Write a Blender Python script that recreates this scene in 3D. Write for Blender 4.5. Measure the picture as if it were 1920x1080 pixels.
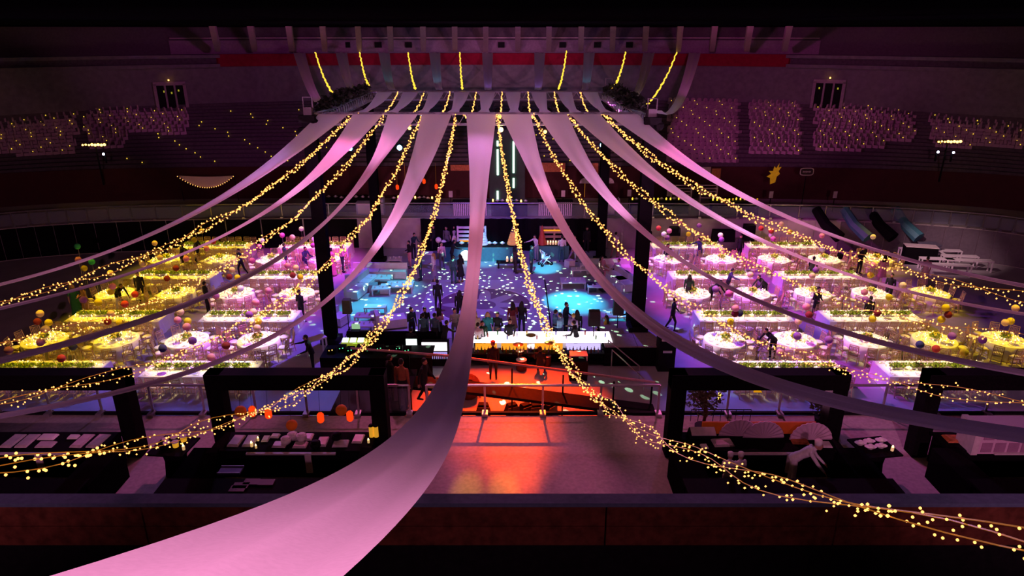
import bpy, math, random
import numpy as np
from mathutils import Vector, Matrix
random.seed(7)
R = math.radians
S = bpy.context.scene
COL = S.collection
for o in list(bpy.data.objects): bpy.data.objects.remove(o)

# ------------------------------------------------------------------ camera, world, exposure
CAMZ = 14.5; PITCH = R(20.6); FPX = 1280.0
cd = bpy.data.cameras.new('camera'); cam = bpy.data.objects.new('camera', cd); COL.objects.link(cam)
cam.location = (0, 0, CAMZ); cam.rotation_euler = (math.pi/2 - PITCH, 0, 0)
cd.lens = 24.0; cd.sensor_width = 36.0; cd.clip_end = 300; cd.clip_start = .05
S.camera = cam
W = bpy.data.worlds.new('world'); S.world = W; W.use_nodes = True
W.node_tree.nodes['Background'].inputs[0].default_value = (.06, .02, .09, 1)
W.node_tree.nodes['Background'].inputs[1].default_value = .05
vs = S.view_settings
vs.view_transform = 'Standard'; vs.look = 'None'; vs.gamma = 1; vs.use_curve_mapping = False; vs.exposure = 0
cy = S.cycles
cy.use_denoising = True; cy.max_bounces = 4; cy.diffuse_bounces = 2; cy.glossy_bounces = 2
cy.transmission_bounces = 4; cy.transparent_max_bounces = 12; cy.sample_clamp_indirect = 4; cy.sample_clamp_direct = 0
cy.caustics_reflective = False; cy.caustics_refractive = False

def G(px, py, z=0.0):
    """the point at height z that the photograph shows at pixel px, py"""
    a = (px-960)/FPX; b = -(py-540)/FPX; c, s = math.cos(PITCH), math.sin(PITCH)
    v = Vector((a, c+b*s, b*c-s)); return v*((z-CAMZ)/v.z) + Vector((0, 0, CAMZ))
def GY(px, py, Y):
    a = (px-960)/FPX; b = -(py-540)/FPX; c, s = math.cos(PITCH), math.sin(PITCH)
    v = Vector((a, c+b*s, b*c-s)); return v*(Y/v.y) + Vector((0, 0, CAMZ))
def PX(p):
    c, s = math.cos(PITCH), math.sin(PITCH); zz = p[2]-CAMZ
    d = p[1]*c-zz*s
    if d < .1: return (-9999, -9999, d)
    return (960+FPX*p[0]/d, 540-FPX*(p[1]*s+zz*c)/d, d)

def spot(loc, target, col, power, deg, blend=.4, radius=.06, name='spot_light'):
    l = bpy.data.lights.new(name, 'SPOT'); l.energy = power; l.color = col
    l.spot_size = R(deg); l.spot_blend = blend; l.shadow_soft_size = radius
    o = bpy.data.objects.new(name, l); COL.objects.link(o); o.location = loc
    o.rotation_euler = (Vector(target)-Vector(loc)).to_track_quat('-Z', 'Y').to_euler()
    return o
VIO = (.20, .075, 1.0); MAG = (1.0, .07, .84); YEL = (1.0, .60, .02); WRM = (1.0, .74, .30)
CYA = (.03, .70, 1.0); ORA = (1.0, .035, .0); PNK = (1.0, .32, .60)
# violet wash of the arena floor, from the flown truss
for x, y, z, tx, ty, p, d in ((-8.3, 33, 10.4, -12.5, 30, 5200, 62), (5.3, 33, 10.4, 11, 30, 5200, 62), (-8.3, 41, 10.4, -13, 40, 4200, 58), (5.3, 41, 10.4, 12, 40, 4200, 58),
                        (-4.5, 35, 9.6, -5, 34.5, 2600, 70), (2.5, 35, 9.6, 3, 35, 1700, 70), (-1.5, 39, 9.6, -1.5, 44, 2200, 76), (5.3, 38, 10.4, 19, 34, 4200, 40)):
    spot((x, y, z), (tx, ty, 0), VIO, p, d, .9)
# blue light on the strip of floor under the near railing
for tx in (-18, -12.5, -8, 8.5, 12.5, 17):
    spot((tx*.8, 31.5, 10.0), (tx, 24.0, 0), (.10, .16, 1.0), 3600, 27, .9)
# magenta over the tables beside the dance floor, yellow on the outer tables
for x, y, tx, ty, c, p, d in (
    (-8.6, 36, -13, 42, MAG, 11000, 40), (-8.6, 33, -13, 35, MAG, 5200, 36), (-8.6, 32, -13, 28, MAG, 6000, 36),
    (5.4, 36, 10.5, 42, MAG, 11000, 40), (5.4, 34, 11, 36, MAG, 9500, 40), (5.4, 32, 11.5, 29, MAG, 5600, 38),
    (5.4, 40, 18, 43, MAG, 11000, 36), (5.4, 37, 17, 36, MAG, 6000, 34), (5.4, 33, 16, 27, MAG, 5200, 28),
    (-26, 46, -21, 41, YEL, 4200, 44), (-26, 36, -20.5, 34, YEL, 4000, 42), (-24, 30, -19, 29, YEL, 2400, 32),
    (28, 32, 21.5, 30, YEL, 2200, 34), (28, 36, 21.5, 34, YEL, 2200, 40), (28, 44, 22.5, 42, YEL, 1800, 36)):
    spot((x, y, 10.8), (tx, ty, .7), c, p, d, .9)
# cyan moving heads
for px, py, p, d in ((690, 577, 9000, 19), (1075, 566, 17000, 21), (1022, 503, 14000, 12), (905, 482, 8000, 20), (735, 540, 3500, 26), (1165, 595, 7000, 13)):
    t = G(px, py); spot((-1.5+.5*(t.x+1.5), 40 if py > 520 else 36, 9.6), t, CYA, p, d, .8)
# orange light behind the bar, spilling onto the near terrace
spot((-2.0, 31.0, 9.6), (-1.2, 24.6, 0), ORA, 19000, 36, .6, .04)
spot((1.0, 31.0, 9.6), (1.1, 25.0, 0), ORA, 19000, 34, .6, .04)
spot((.2, 31.0, 9.5), (-.2, 20.3, 2.2), (1, .07, 0), 22000, 19, .9, .04)
spot((.4, 31.0, 9.5), (.1, 18.2, 2.2), (1, .07, 0), 20000, 9.5, 1, .04)
spot((.4, 31.0, 9.5), (.3, 16.6, 2.2), (1, .08, 0), 18000, 4.6, 1, .04)
for px in (875, 945): spot((-1.0, 31.2, 9.4), G(px, 925, 2.2), (1, .42, .02), 11000, 4.2, 1, .04)
spot((19, 36, 10.3), (28.5, 43.2, .7), (1, .55, .6), 6000, 24, .9)  # added spot to brighten the white trestle tables, apart from the orange light
# dim purple-pink from the roof onto the terrace, the drapes and the stands
for x, y, tx, ty, tz, c, p, d in (
    (-7, 30, -7, 16, 2, (1, .14, .46), 3000, 66), (8, 30, 8, 16, 2, (1, .14, .50), 3000, 70), (0, 26, 1, 16, 2, (1, .20, .38), 1300, 60),
    (-14, 44, -24, 66, 9, (.75, .10, .62), 1700, 80), (0, 46, 0, 66, 10, (.22, .10, .55), 1700, 90), (12, 44, 24, 64, 9, (.8, .09, .55), 2400, 80),
    (-6, 50, -10, 64, 8, (.03, .30, .42), 800, 70), (6, 50, 6, 64, 8, (.03, .30, .42), 500, 60)):
    spot((x, y, 13.8), (tx, ty, tz), c, p, d, .8, .3)
# added fill spots for the drapes: gallery, truss, terrace railing and kiosk tops
for x, y, z, tx, ty, tz, p, d, c in (
    (-9, -6, 14.3, -5, 27, 9.8, 21000, 28, PNK), (9, -6, 14.3, 3, 27, 9.8, 21000, 28, PNK), (0, -7, 14.3, -1.5, 29, 10.2, 13000, 26, PNK),
    (-12, 33, 9.0, -12, 12, 9.5, 3400, 75, (.62, .26, 1)), (10, 33, 9.0, 11, 12, 9.5, 3400, 75, (.62, .26, 1)),
    (-1.5, 33, 8.8, -1, 12, 8.5, 1500, 60, (.9, .3, .9)), (-3, -6, 14.2, -1, 9, 9.5, 2600, 60, PNK), (-3, -6, 14.3, -14, 12, 9.3, 8500, 44, PNK), (5, -6, 14.3, 13, 12, 9.3, 11000, 44, PNK),
    *[(a_, 18.3, 5.2, b_, 29, 10.6, 5200, 52, (1, .36, .80)) for a_, b_ in ((-9, -6.6), (-4.2, -2.8), (4.8, 1.6), (9.6, 4.6))], (-9, 19.5, 3.3, -9, 15, 14, 1100, 110, PNK), (9, 19.5, 3.3, 9, 15, 14, 1100, 110, PNK), (-2, 19.5, 3.3, -2, 15, 14, 700, 100, PNK)):
    spot((x, y, z), (tx, ty, tz), c, p, d, .9, .2)

# ------------------------------------------------------------------ materials
def mat(name, col, rough=.6, metal=0, emit=None, es=0, var=.12, scale=6, bump=0, spec=.4, alpha=1, trans=0, translucent=0, nosample=False):
    m = bpy.data.materials.new(name); m.use_nodes = True; nt = m.node_tree; N = nt.nodes; L = nt.links
    b = N['Principled BSDF']; b.inputs['Roughness'].default_value = rough; b.inputs['Metallic'].default_value = metal
    b.inputs['Specular IOR Level'].default_value = spec
    tc = N.new('ShaderNodeTexCoord'); nz = N.new('ShaderNodeTexNoise'); nz.inputs['Scale'].default_value = scale; nz.inputs['Detail'].default_value = 3
    L.new(tc.outputs['Object'], nz.inputs['Vector'])
    rp = N.new('ShaderNodeValToRGB'); c = Vector(col[:3])
    rp.color_ramp.elements[0].position = .3; rp.color_ramp.elements[1].position = .7
    rp.color_ramp.elements[0].color = (*[max(0, k*(1-var)) for k in c], 1); rp.color_ramp.elements[1].color = (*[min(1, k*(1+var)) for k in c], 1)
    L.new(nz.outputs['Fac'], rp.inputs['Fac']); L.new(rp.outputs['Color'], b.inputs['Base Color'])
    if bump:
        bp = N.new('ShaderNodeBump'); bp.inputs['Strength'].default_value = bump; bp.inputs['Distance'].default_value = .02
        L.new(nz.outputs['Fac'], bp.inputs['Height']); L.new(bp.outputs['Normal'], b.inputs['Normal'])
    if emit: b.inputs['Emission Color'].default_value = (*emit, 1); b.inputs['Emission Strength'].default_value = es
    if trans: b.inputs['Transmission Weight'].default_value = trans
    if alpha < 1: b.inputs['Alpha'].default_value = alpha
    if translucent:
        t = N.new('ShaderNodeBsdfTranslucent'); L.new(rp.outputs['Color'], t.inputs['Color'])
        mx = N.new('ShaderNodeMixShader'); mx.inputs[0].default_value = translucent
        L.new(b.outputs[0], mx.inputs[1]); L.new(t.outputs[0], mx.inputs[2]); L.new(mx.outputs[0], N['Material Output'].inputs['Surface'])
    if nosample: m.cycles.emission_sampling = 'NONE'
    return m
def glow(name, col, s, sample=False):
    m = mat(name, (.03, .02, .01), .5, spec=0, emit=col, es=s, var=.03)
    if not sample: m.cycles.emission_sampling = 'NONE'
    return m
M = dict(
    floor=mat('arena_floor_paint', (.42, .41, .43), .45, scale=1.2, var=.1),
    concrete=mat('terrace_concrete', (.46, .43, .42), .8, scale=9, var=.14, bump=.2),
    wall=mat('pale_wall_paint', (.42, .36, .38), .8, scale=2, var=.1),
    redwall=mat('dark_red_wall', (.06, .012, .012), .8, scale=2),
    redband=mat('red_band_paint', (.26, .008, .03), .8, scale=3, spec=.1),
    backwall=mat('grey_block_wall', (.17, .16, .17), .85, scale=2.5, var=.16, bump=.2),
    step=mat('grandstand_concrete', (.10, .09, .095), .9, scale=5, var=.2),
    ceil=mat('dark_roof', (.003, .003, .004), 1, spec=0), beam=mat('painted_steel_beam', (.45, .33, .35), .5),
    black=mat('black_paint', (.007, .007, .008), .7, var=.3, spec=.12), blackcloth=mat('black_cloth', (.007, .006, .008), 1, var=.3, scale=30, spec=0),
    blackwood=mat('black_stained_wood', (.005, .004, .005), .9, var=.4, scale=14, spec=.06),
    truss=mat('aluminium', (.55, .55, .58), .35, .9), steel=mat('brushed_steel', (.5, .5, .52), .4, .8),
    drape=mat('white_sheer_fabric', (.80, .76, .80), .9, scale=40, var=.04, translucent=.5),
    cloth=mat('white_tablecloth', (.86, .84, .84), .85, scale=20, var=.05),
    chair=mat('pale_gold_lacquer', (.66, .47, .26), .35, var=.08), cushion=mat('white_cushion', (.85, .83, .82), .8, var=.04),
    china=mat('white_china', (.86, .85, .82), .2, spec=.6, var=.03), wax=mat('ivory_candle_wax', (.85, .78, .60), .5, emit=(1, .6, .2), es=.5),
    flame=glow('candle_flame', (1.0, .62, .20), 9), bulb=glow('warm_bulb', (1.0, .40, .09), 3.2), bulbg=glow('pale_gold_bulb', (1.0, .62, .05), 1.5),
    wire=mat('gold_wire', (.55, .30, .05), .4, emit=(1, .34, .02), es=.22),  # bulb glow is put into the wire as faint orange emission
    glass=mat('clear_glass', (.9, .9, .9), .05, alpha=.4, spec=.8, var=.02),
    pane=mat('bluish_railing_glass', (.45, .55, .75), .05, alpha=.14, spec=.6, var=.02),
    leaf=mat('green_leaves', (.24, .38, .03), .7, var=.5, scale=25), flower=mat('yellow_petals', (.85, .75, .12), .7, var=.25, scale=30),
    darkleaf=mat('dark_ivy_leaves', (.012, .02, .012), .7, var=.5, scale=20), shrub=mat('dusty_green_leaves', (.10, .09, .04), .8, var=.5, scale=20),
    sofa=mat('white_lounge_fabric', (.80, .78, .80), .8, var=.05), white=mat('white_lacquer', (.82, .80, .84), .35, var=.04),
    teal=mat('teal_bar_front', (.05, .20, .24), .5, var=.1), brown=mat('brown_wood_veneer', (.10, .034, .018), .7, var=.35, scale=5, spec=.1),
    ledge=mat('grey_concrete_ledge', (.08, .12, .17), .9, scale=8, spec=.1), skin=mat('skin', (.50, .28, .19), .6, var=.04),
    eye=mat('dark_eyes', (.02, .015, .01), .3), lips=mat('lips', (.40, .12, .10), .5), shoe=mat('black_shoe_leather', (.01, .01, .01), .4),
    hairb=mat('black_hair', (.010, .008, .007), .6, var=.3, scale=60), hairy=mat('fair_hair', (.42, .26, .08), .6, var=.3, scale=60),
    capw=mat('white_cap_cloth', (.8, .78, .76), .8),
    lantern=glow('orange_paper_lantern', (1.0, .055, .005), 1.0, True), lanternd=mat('dark_orange_paper', (.55, .12, .02), .8, emit=(1, .12, 0), es=.05),
    led=glow('mint_led_tube', (.55, 1.0, .72), 3.5, True), screen=glow('lit_screen', (.85, 1.0, .95), 1.6, True),
    barlight=glow('lit_bar_top', (1.0, .86, .95), 2.2, True), barorange=glow('amber_shelf_light', (1.0, .35, .02), 1.1, True),
    lampw=glow('cold_lamp_lens', (.25, .75, 1.0), 14), lampy=glow('warm_lamp_lens', (1.0, .75, .2), 14), lampo=glow('amber_lamp', (1.0, .45, .08), 8),
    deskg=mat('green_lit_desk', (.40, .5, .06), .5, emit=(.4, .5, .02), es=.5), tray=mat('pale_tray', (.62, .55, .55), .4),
    fan=mat('pink_paper_fan', (.62, .45, .55), .9, scale=50, var=.08), yellowleaf=mat('yellow_panel', (.80, .45, .02), .6, emit=(1, .55, 0), es=.10),
    board=mat('orange_wood_board', (.50, .16, .05), .6, var=.3, scale=12), cyl=mat('amber_glass', (.7, .35, .03), .3, emit=(1, .5, .03), es=.5),
    bed=mat('seat_cover_cloth', (.50, .36, .42), .9, var=.08, scale=9), sign=mat('dark_sign', (.03, .01, .02), .5), signw=mat('sign_white_edge', (.6, .5, .55), .5),
    redlamp=glow('red_led', (1, .03, .02), 4), greenled=glow('green_led', (.1, 1, .3), 4), hose=mat('silver_pole', (.5, .45, .5), .3, .7),
)
def flat(name, col, **k):
    if name not in M: M[name] = mat(name, col, **k)
    return M[name]

# dance floor: pale vinyl with a rosette drawn in its colour
def dance_material(cx, cyy, rad):
    m = bpy.data.materials.new('rosette_vinyl'); m.use_nodes = True; nt = m.node_tree; N = nt.nodes; L = nt.links
    b = N['Principled BSDF']; b.inputs['Roughness'].default_value = .35
    tc = N.new('ShaderNodeTexCoord'); sp = N.new('ShaderNodeSeparateXYZ'); L.new(tc.outputs['Object'], sp.inputs[0])
    def mth(op, a, bb=None):
        n = N.new('ShaderNodeMath'); n.operation = op
        for i, v in enumerate((a, bb)):
            if v is None: continue
            if isinstance(v, (int, float)): n.inputs[i].default_value = v
            else: L.new(v, n.inputs[i])
        return n.outputs[0]
    x = mth('SUBTRACT', sp.outputs[0], cx); y = mth('SUBTRACT', sp.outputs[1], cyy)
    r = mth('DIVIDE', mth('SQRT', mth('ADD', mth('MULTIPLY', x, x), mth('MULTIPLY', y, y))), rad)
    th = mth('ARCTAN2', y, x)
    lob = mth('ADD', .62, mth('MULTIPLY', .26, mth('COSINE', mth('MULTIPLY', th, 8))))
    petal = mth('LESS_THAN', r, lob); core = mth('LESS_THAN', r, .25); ring = mth('LESS_THAN', mth('ABSOLUTE', mth('SUBTRACT', r, 1)), .022)
    ins = mth('LESS_THAN', r, 1)
    def mix(f, a, c2):
        n = N.new('ShaderNodeMix'); n.data_type = 'RGBA'; L.new(f, n.inputs[0])
        for i, v in ((6, a), (7, c2)):
            if isinstance(v, tuple): n.inputs[i].default_value = (*v, 1)
            else: L.new(v, n.inputs[i])
        return n.outputs[2]
    c = mix(ins, (.62, .66, .74), (.26, .13, .24)); c = mix(petal, c, (.60, .58, .60)); c = mix(core, c, (.25, .15, .25)); c = mix(ring, c, (.95, .88, .98))
    L.new(c, b.inputs['Base Color']); return m

# ------------------------------------------------------------------ mesh builder
class MB:
    def __init__(s): s.v = []; s.f = []; s.m = []
    def add(s, v, f, mi=0):
        n = len(s.v); s.v += [tuple(p) for p in v]; s.f += [tuple(i+n for i in q) for q in f]; s.m += [mi]*len(f); return s
    def box(s, c, d, rz=0, mi=0, top=1.0, rx=0):
        x, y, z = (k/2 for k in d); M4 = Matrix.Rotation(rz, 3, 'Z') @ Matrix.Rotation(rx, 3, 'X')
        v = [Vector(c) + M4 @ Vector(p) for p in ((-x, -y, -z), (x, -y, -z), (x, y, -z), (-x, y, -z), (-x*top, -y*top, z), (x*top, -y*top, z), (x*top, y*top, z), (-x*top, y*top, z))]
        return s.add(v, [(3, 2, 1, 0), (4, 5, 6, 7), (0, 1, 5, 4), (1, 2, 6, 5), (2, 3, 7, 6), (3, 0, 4, 7)], mi)
    def tube(s, pts, r, n=6, mi=0, caps=True):
        pts = [Vector(p) for p in pts]; rr = r if isinstance(r, (list, tuple)) else [r]*len(pts); v = []; f = []
        for i, p in enumerate(pts):
            t = (pts[min(i+1, len(pts)-1)]-pts[max(i-1, 0)]).normalized()
            a = t.cross(Vector((0, 0, 1))) if abs(t.z) < .95 else t.cross(Vector((0, 1, 0))); a.normalize(); b = t.cross(a)
            for k in range(n): w = 2*math.pi*k/n; v.append(p + (a*math.cos(w)+b*math.sin(w))*rr[i])
        for i in range(len(pts)-1):
            for k in range(n): k2 = (k+1) % n; f.append((i*n+k, i*n+k2, (i+1)*n+k2, (i+1)*n+k))
        if caps: f.append(tuple(range(n-1, -1, -1))); f.append(tuple((len(pts)-1)*n+k for k in range(n)))
        return s.add(v, f, mi)
    def lathe(s, prof, c=(0, 0, 0), n=16, mi=0, sx=1, sy=1):
        v = []; f = []
        for r, z in prof:
            for k in range(n): w = 2*math.pi*k/n; v.append((c[0]+r*math.cos(w)*sx, c[1]+r*math.sin(w)*sy, c[2]+z))
        for i in range(len(prof)-1):
            for k in range(n): k2 = (k+1) % n; f.append((i*n+k, i*n+k2, (i+1)*n+k2, (i+1)*n+k))
        f.append(tuple(range(n-1, -1, -1))); f.append(tuple((len(prof)-1)*n+k for k in range(n)))
        return s.add(v, f, mi)
    def sph(s, c, r, n=8, m=5, mi=0, sc=(1, 1, 1)):
        v = [(c[0], c[1], c[2]-r*sc[2])]; f = []
        for i in range(1, m):
            a = -math.pi/2+math.pi*i/m
            for k in range(n): w = 2*math.pi*k/n; v.append((c[0]+r*math.cos(a)*math.cos(w)*sc[0], c[1]+r*math.cos(a)*math.sin(w)*sc[1], c[2]+r*math.sin(a)*sc[2]))
        v.append((c[0], c[1], c[2]+r*sc[2])); e = len(v)-1
        for k in range(n): f.append((0, 1+(k+1) % n, 1+k)); f.append((e, e-n+k, e-n+(k+1) % n))
        for i in range(m-2):
            for k in range(n): a = 1+i*n+k; b = 1+i*n+(k+1) % n; f.append((a, b, b+n, a+n))
        return s.add(v, f, mi)
    def octa(s, c, r, mi=0):
        x, y, z = c; return s.add([(x+r, y, z), (x, y+r, z), (x-r, y, z), (x, y-r, z), (x, y, z+r), (x, y, z-r)],
            [(0, 1, 4), (1, 2, 4), (2, 3, 4), (3, 0, 4), (1, 0, 5), (2, 1, 5), (3, 2, 5), (0, 3, 5)], mi)
    def prism(s, pts, z0, z1, mi=0):
        n = len(pts); v = [(p[0], p[1], z0) for p in pts]+[(p[0], p[1], z1) for p in pts]
        return s.add(v, [tuple(range(n-1, -1, -1)), tuple(range(n, 2*n))]+[(k, (k+1) % n, n+(k+1) % n, n+k) for k in range(n)], mi)
    def me(s, name, mats, smooth=False):
        me = bpy.data.meshes.new(name); me.from_pydata(s.v, [], s.f)
        for m in (mats if isinstance(mats, (list, tuple)) else [mats]): me.materials.append(m)
        me.polygons.foreach_set('material_index', s.m)
        if smooth: me.polygons.foreach_set('use_smooth', [True]*len(s.f))
        me.update(); return me
    def build(s, name, mats, parent=None, smooth=False, loc=None, rz=0):
        return link(name, s.me(name, mats, smooth), parent, loc, rz)
def link(name, me, parent=None, loc=None, rz=0):
    o = bpy.data.objects.new(name, me); COL.objects.link(o)
    if parent: o.parent = parent
    if loc is not None: o.location = loc
    if rz: o.rotation_euler = (0, 0, rz)
    return o
USED = {}
def tag(o, label, cat, group=None, kind=None):
    o['label'] = label; o['category'] = cat
    if group: o['group'] = group
    if kind: o['kind'] = kind
    return o
def struct(o): o['kind'] = 'structure'; return o
def thing(name, label, cat, loc=(0, 0, 0), rz=0, group=None):
    return tag(link(name, None, None, loc, rz), label, cat, group)
def kids(o): return KID.get(o.name, [])
KID = {}
def tree(o):
    """remember a prototype's children so that copying never scans the whole scene"""
    KID[o.name] = [c for c in bpy.data.objects if c.parent == o]
    for c in KID[o.name]: tree(c)
    return o
def copy_tree(src, loc, rz=0, label=None, group=None, scale=None, parent=None):
    c = src.copy(); COL.objects.link(c)
    if parent is None:
        c.location = loc; c.rotation_euler = (0, 0, rz)
        if scale: c.scale = (scale,)*3 if not isinstance(scale, tuple) else scale
        if label: c['label'] = label
        if group: c['group'] = group
    else: c.parent = parent
    for ch in kids(src): copy_tree(ch, None, parent=c)
    return c
ORD = ['', 'first', 'second', 'third', 'fourth', 'fifth', 'sixth', 'seventh', 'eighth', 'ninth', 'tenth', 'eleventh', 'twelfth', 'thirteenth',
       'fourteenth', 'fifteenth', 'sixteenth', 'seventeenth', 'eighteenth', 'nineteenth', 'twentieth']

# ------------------------------------------------------------------ the shell
CX = -1.5
def sup(a, b, cy, n, t):
    c, s = math.cos(t), math.sin(t)
    return (CX+a*math.copysign(abs(c)**(2/n), c), cy+b*math.copysign(abs(s)**(2/n), s))
struct(MB().box((CX, 33.5, -.1), (90, 45, .2)).build('floor', M['floor']))
struct(MB().box((0, 30, 15.0), (120, 96, .3)).build('ceiling', M['ceil']))
# terrace ring: inner edge of the arena, outer foot of the stands
N_ = 96; TI = lambda t: sup(36.6, 13.2, 33.5, 4, t); TO = lambda t: sup(44, 20.3, 32.6, 4, t)
b = MB(); v = []; f = []
for k in range(N_):
    t = 2*math.pi*k/N_; i = TI(t); o = TO(t); v += [(*i, 0), (*i, 2.2), (*o, 2.2)]
for k in range(N_):
    a, c = 3*k, 3*((k+1) % N_); f += [(a, c, c+1, a+1), (a+1, c+1, c+2, a+2)]
b.add(v, f); terr = struct(b.build('terrace', M['concrete'])); struct(terr)
# wall panels of the arena bowl under the terrace: black, pale, then slate
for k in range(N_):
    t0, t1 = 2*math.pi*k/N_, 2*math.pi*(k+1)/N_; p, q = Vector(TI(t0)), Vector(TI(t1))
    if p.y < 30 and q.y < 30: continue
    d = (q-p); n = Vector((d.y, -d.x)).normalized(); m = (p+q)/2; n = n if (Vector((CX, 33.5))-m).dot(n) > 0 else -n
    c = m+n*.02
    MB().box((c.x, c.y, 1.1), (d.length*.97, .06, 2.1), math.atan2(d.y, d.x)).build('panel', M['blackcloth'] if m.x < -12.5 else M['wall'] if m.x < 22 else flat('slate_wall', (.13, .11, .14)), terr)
# outer wall above the terrace (dark red), far half only
def ringwall(fn, z0, z1, t0, t1, n, name, m, thick=0):
    v = []; f = []
    for k in range(n+1):
        t = t0+(t1-t0)*k/n; p = fn(t); v += [(*p, z0), (*p, z1)]
    for k in range(n): a = 2*k; f.append((a, a+1, a+3, a+2))
    return struct(MB().add(v, f).build(name, m))
ringwall(TO, 2.2, 4.7, R(-10), R(190), 80, 'wall_terrace', M['redwall'])
# stands
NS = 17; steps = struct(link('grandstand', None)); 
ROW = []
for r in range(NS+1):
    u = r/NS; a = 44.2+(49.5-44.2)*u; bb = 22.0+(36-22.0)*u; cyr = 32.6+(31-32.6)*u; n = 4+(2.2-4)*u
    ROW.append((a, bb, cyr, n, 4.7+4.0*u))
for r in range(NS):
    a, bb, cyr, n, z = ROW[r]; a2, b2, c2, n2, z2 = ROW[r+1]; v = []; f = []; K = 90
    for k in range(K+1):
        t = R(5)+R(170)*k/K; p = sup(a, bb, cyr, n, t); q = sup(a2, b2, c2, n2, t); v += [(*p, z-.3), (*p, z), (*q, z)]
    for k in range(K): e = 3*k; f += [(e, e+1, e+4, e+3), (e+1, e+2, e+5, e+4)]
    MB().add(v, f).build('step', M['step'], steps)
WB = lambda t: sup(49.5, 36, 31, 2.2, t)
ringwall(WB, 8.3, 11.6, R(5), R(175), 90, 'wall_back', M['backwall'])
# lower edge of stands: black skirt between red wall and first row is the first riser
# red band in the middle, grey ledges beside it
def ledge(fn, z0, z1, t0, t1, n, dep, name, m):
    v = []; f = []
    for k in range(n+1):
        t = t0+(t1-t0)*k/n; p = Vector(fn(t)); c = Vector((CX, 31)); q = p+(c-p).normalized()*dep
        v += [(*p, z0), (*q, z0), (*q, z1), (*p, z1)]
    for k in range(n):
        a = 4*k; f += [(a+j, a+(j+1) % 4, a+4+(j+1) % 4, a+4+j) for j in range(4)]
    return struct(MB().add(v, f).build(name, m))
def _at(px):
    return min((abs(PX((*WB(R(a/4)), 12.1))[0]-px), R(a/4)) for a in range(100, 640))[1]
tl, tr = _at(405), _at(1480)
ledge(WB, 11.6, 12.62, tr, tl, 40, .4, 'trim_1', M['redband'])
for i, (t0, t1) in enumerate(((R(5), tr), (tl, R(175)))):
    ledge(WB, 11.55, 11.85, t0, t1, 24, 1.0, 'trim_%d' % (2+2*i), M['backwall'])
    ledge(WB, 12.35, 12.62, t0, t1, 24, 1.3, 'trim_%d' % (3+2*i), M['backwall'])
    ringwall(WB, 11.8, 12.4, t0, t1, 24, 'wall_gallery', M['step'])
# gallery panel above the red band, with small dark hatches, and a rail
gal = lambda t: sup(50.3, 36.9, 31, 2.2, t)
ringwall(gal, 12.6, 14.9, R(5), R(175), 90, 'wall_upper', mat('dim_plaster', (.10, .075, .09), .8))
ledge(gal, 12.62, 13.75, R(58), R(122), 40, .15, 'wall_gallery', mat('gallery_panel', (.26, .17, .24), .7))
g = MB(); g.tube([(*sup(49.6, 36.3, 31, 2.2, t), 13.95) for t in [R(58)+R(64)*k/30 for k in range(31)]], .06, 5)
struct(g.build('trim_6', M['beam']))
for px in (535, 588, 651, 709, 766, 940, 1055, 1120, 1180):
    p = GY(px, 84, 66.9); MB().box((p.x, p.y, p.z), (.6, .3, .5)).build('hatch', M['black'], terr)
# roof beams
for i, px in enumerate((408, 477, 547, 609, 674, 733, 794, 853, 911, 971, 1029, 1089, 1148, 1209, 1272, 1335, 1400, 1471)):
    Y = 66.3-abs(px-935)/540*6.5; p = GY(px, 97, Y); q = Vector((p.x*.87, p.y-8.2, 14.95))
    d = q-p; m = MB(); w = Vector((.22, 0, 0)); h = Vector((0, .25, .35))
    m.add([p-w, p+w, p+w+h, p-w+h, q-w, q+w, q+w+h, q-w+h], [(0, 1, 2, 3), (4, 7, 6, 5), (0, 4, 5, 1), (1, 5, 6, 2), (2, 6, 7, 3), (3, 7, 4, 0)])
    o = struct(m.build('trim_%d' % (10+i), M['beam']))
# doors high in the back wall
for i, (px, py, lab) in enumerate(((322, 186, 'l'), (1551, 182, 'r'))):
    Y = 50
    while Y < 70:
        p = GY(px, py, Y)
        if abs((p.x-CX)/49.5)**2.2+abs((p.y-31)/36)**2.2 > .985: break
        Y += .05
    ang = -.42 if i else .42
    dr = struct(link('door_%d' % (i+1), None, None, (p.x, p.y, p.z-1.0), ang)); dr.scale = (.82, .9, .88)
    m = MB(); m.box((0, 0, 2.62), (3.1, .2, .34)); m.box((-1.42, 0, 1.3), (.3, .2, 2.6)); m.box((1.42, 0, 1.3), (.3, .2, 2.6))
    for x in (-.46, .46): m.box((x, 0, 1.3), (.18, .16, 2.5))
    m.build('door_frame', mat('door_frame_paint', (.34, .28, .3), .7), dr)
    for x in (-.92, 0, .92): MB().box((x, .12, 1.25), (.74, .06, 2.4)).build('door_panel', M['black'], dr)
    e = MB(); e.box((0, -.14, 2.95), (.12, .08, .12)); e.build('exit_lamp', M['lampo'], dr)
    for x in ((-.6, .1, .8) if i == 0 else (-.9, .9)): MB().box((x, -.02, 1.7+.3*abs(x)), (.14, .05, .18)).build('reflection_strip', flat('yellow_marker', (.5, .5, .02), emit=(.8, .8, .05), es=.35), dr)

# parapet under the camera: grey ledge and brown veneer face
pp = struct(link('wall_parapet', None, None, (0, 12.2, 0)))
MB().box((0, .04, 4.98), (60, .33, .1)).build('ledge', M['ledge'], pp)
for k in range(9):
    x = -21.0+k*5.02+.45
    for j in range(2): MB().box((x+(.002*j), -.05-.01*j, 4.67-.52*j), (4.98, .1, .5)).build('panel', M['brown'], pp)
MB().box((0, -3.2, 2.9), (60, 6, .2)).build('walkway', M['black'], pp)
MB().box((0, .2, 3.4), (60, .2, 2.7)).build('panel', M['black'], pp)

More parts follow.
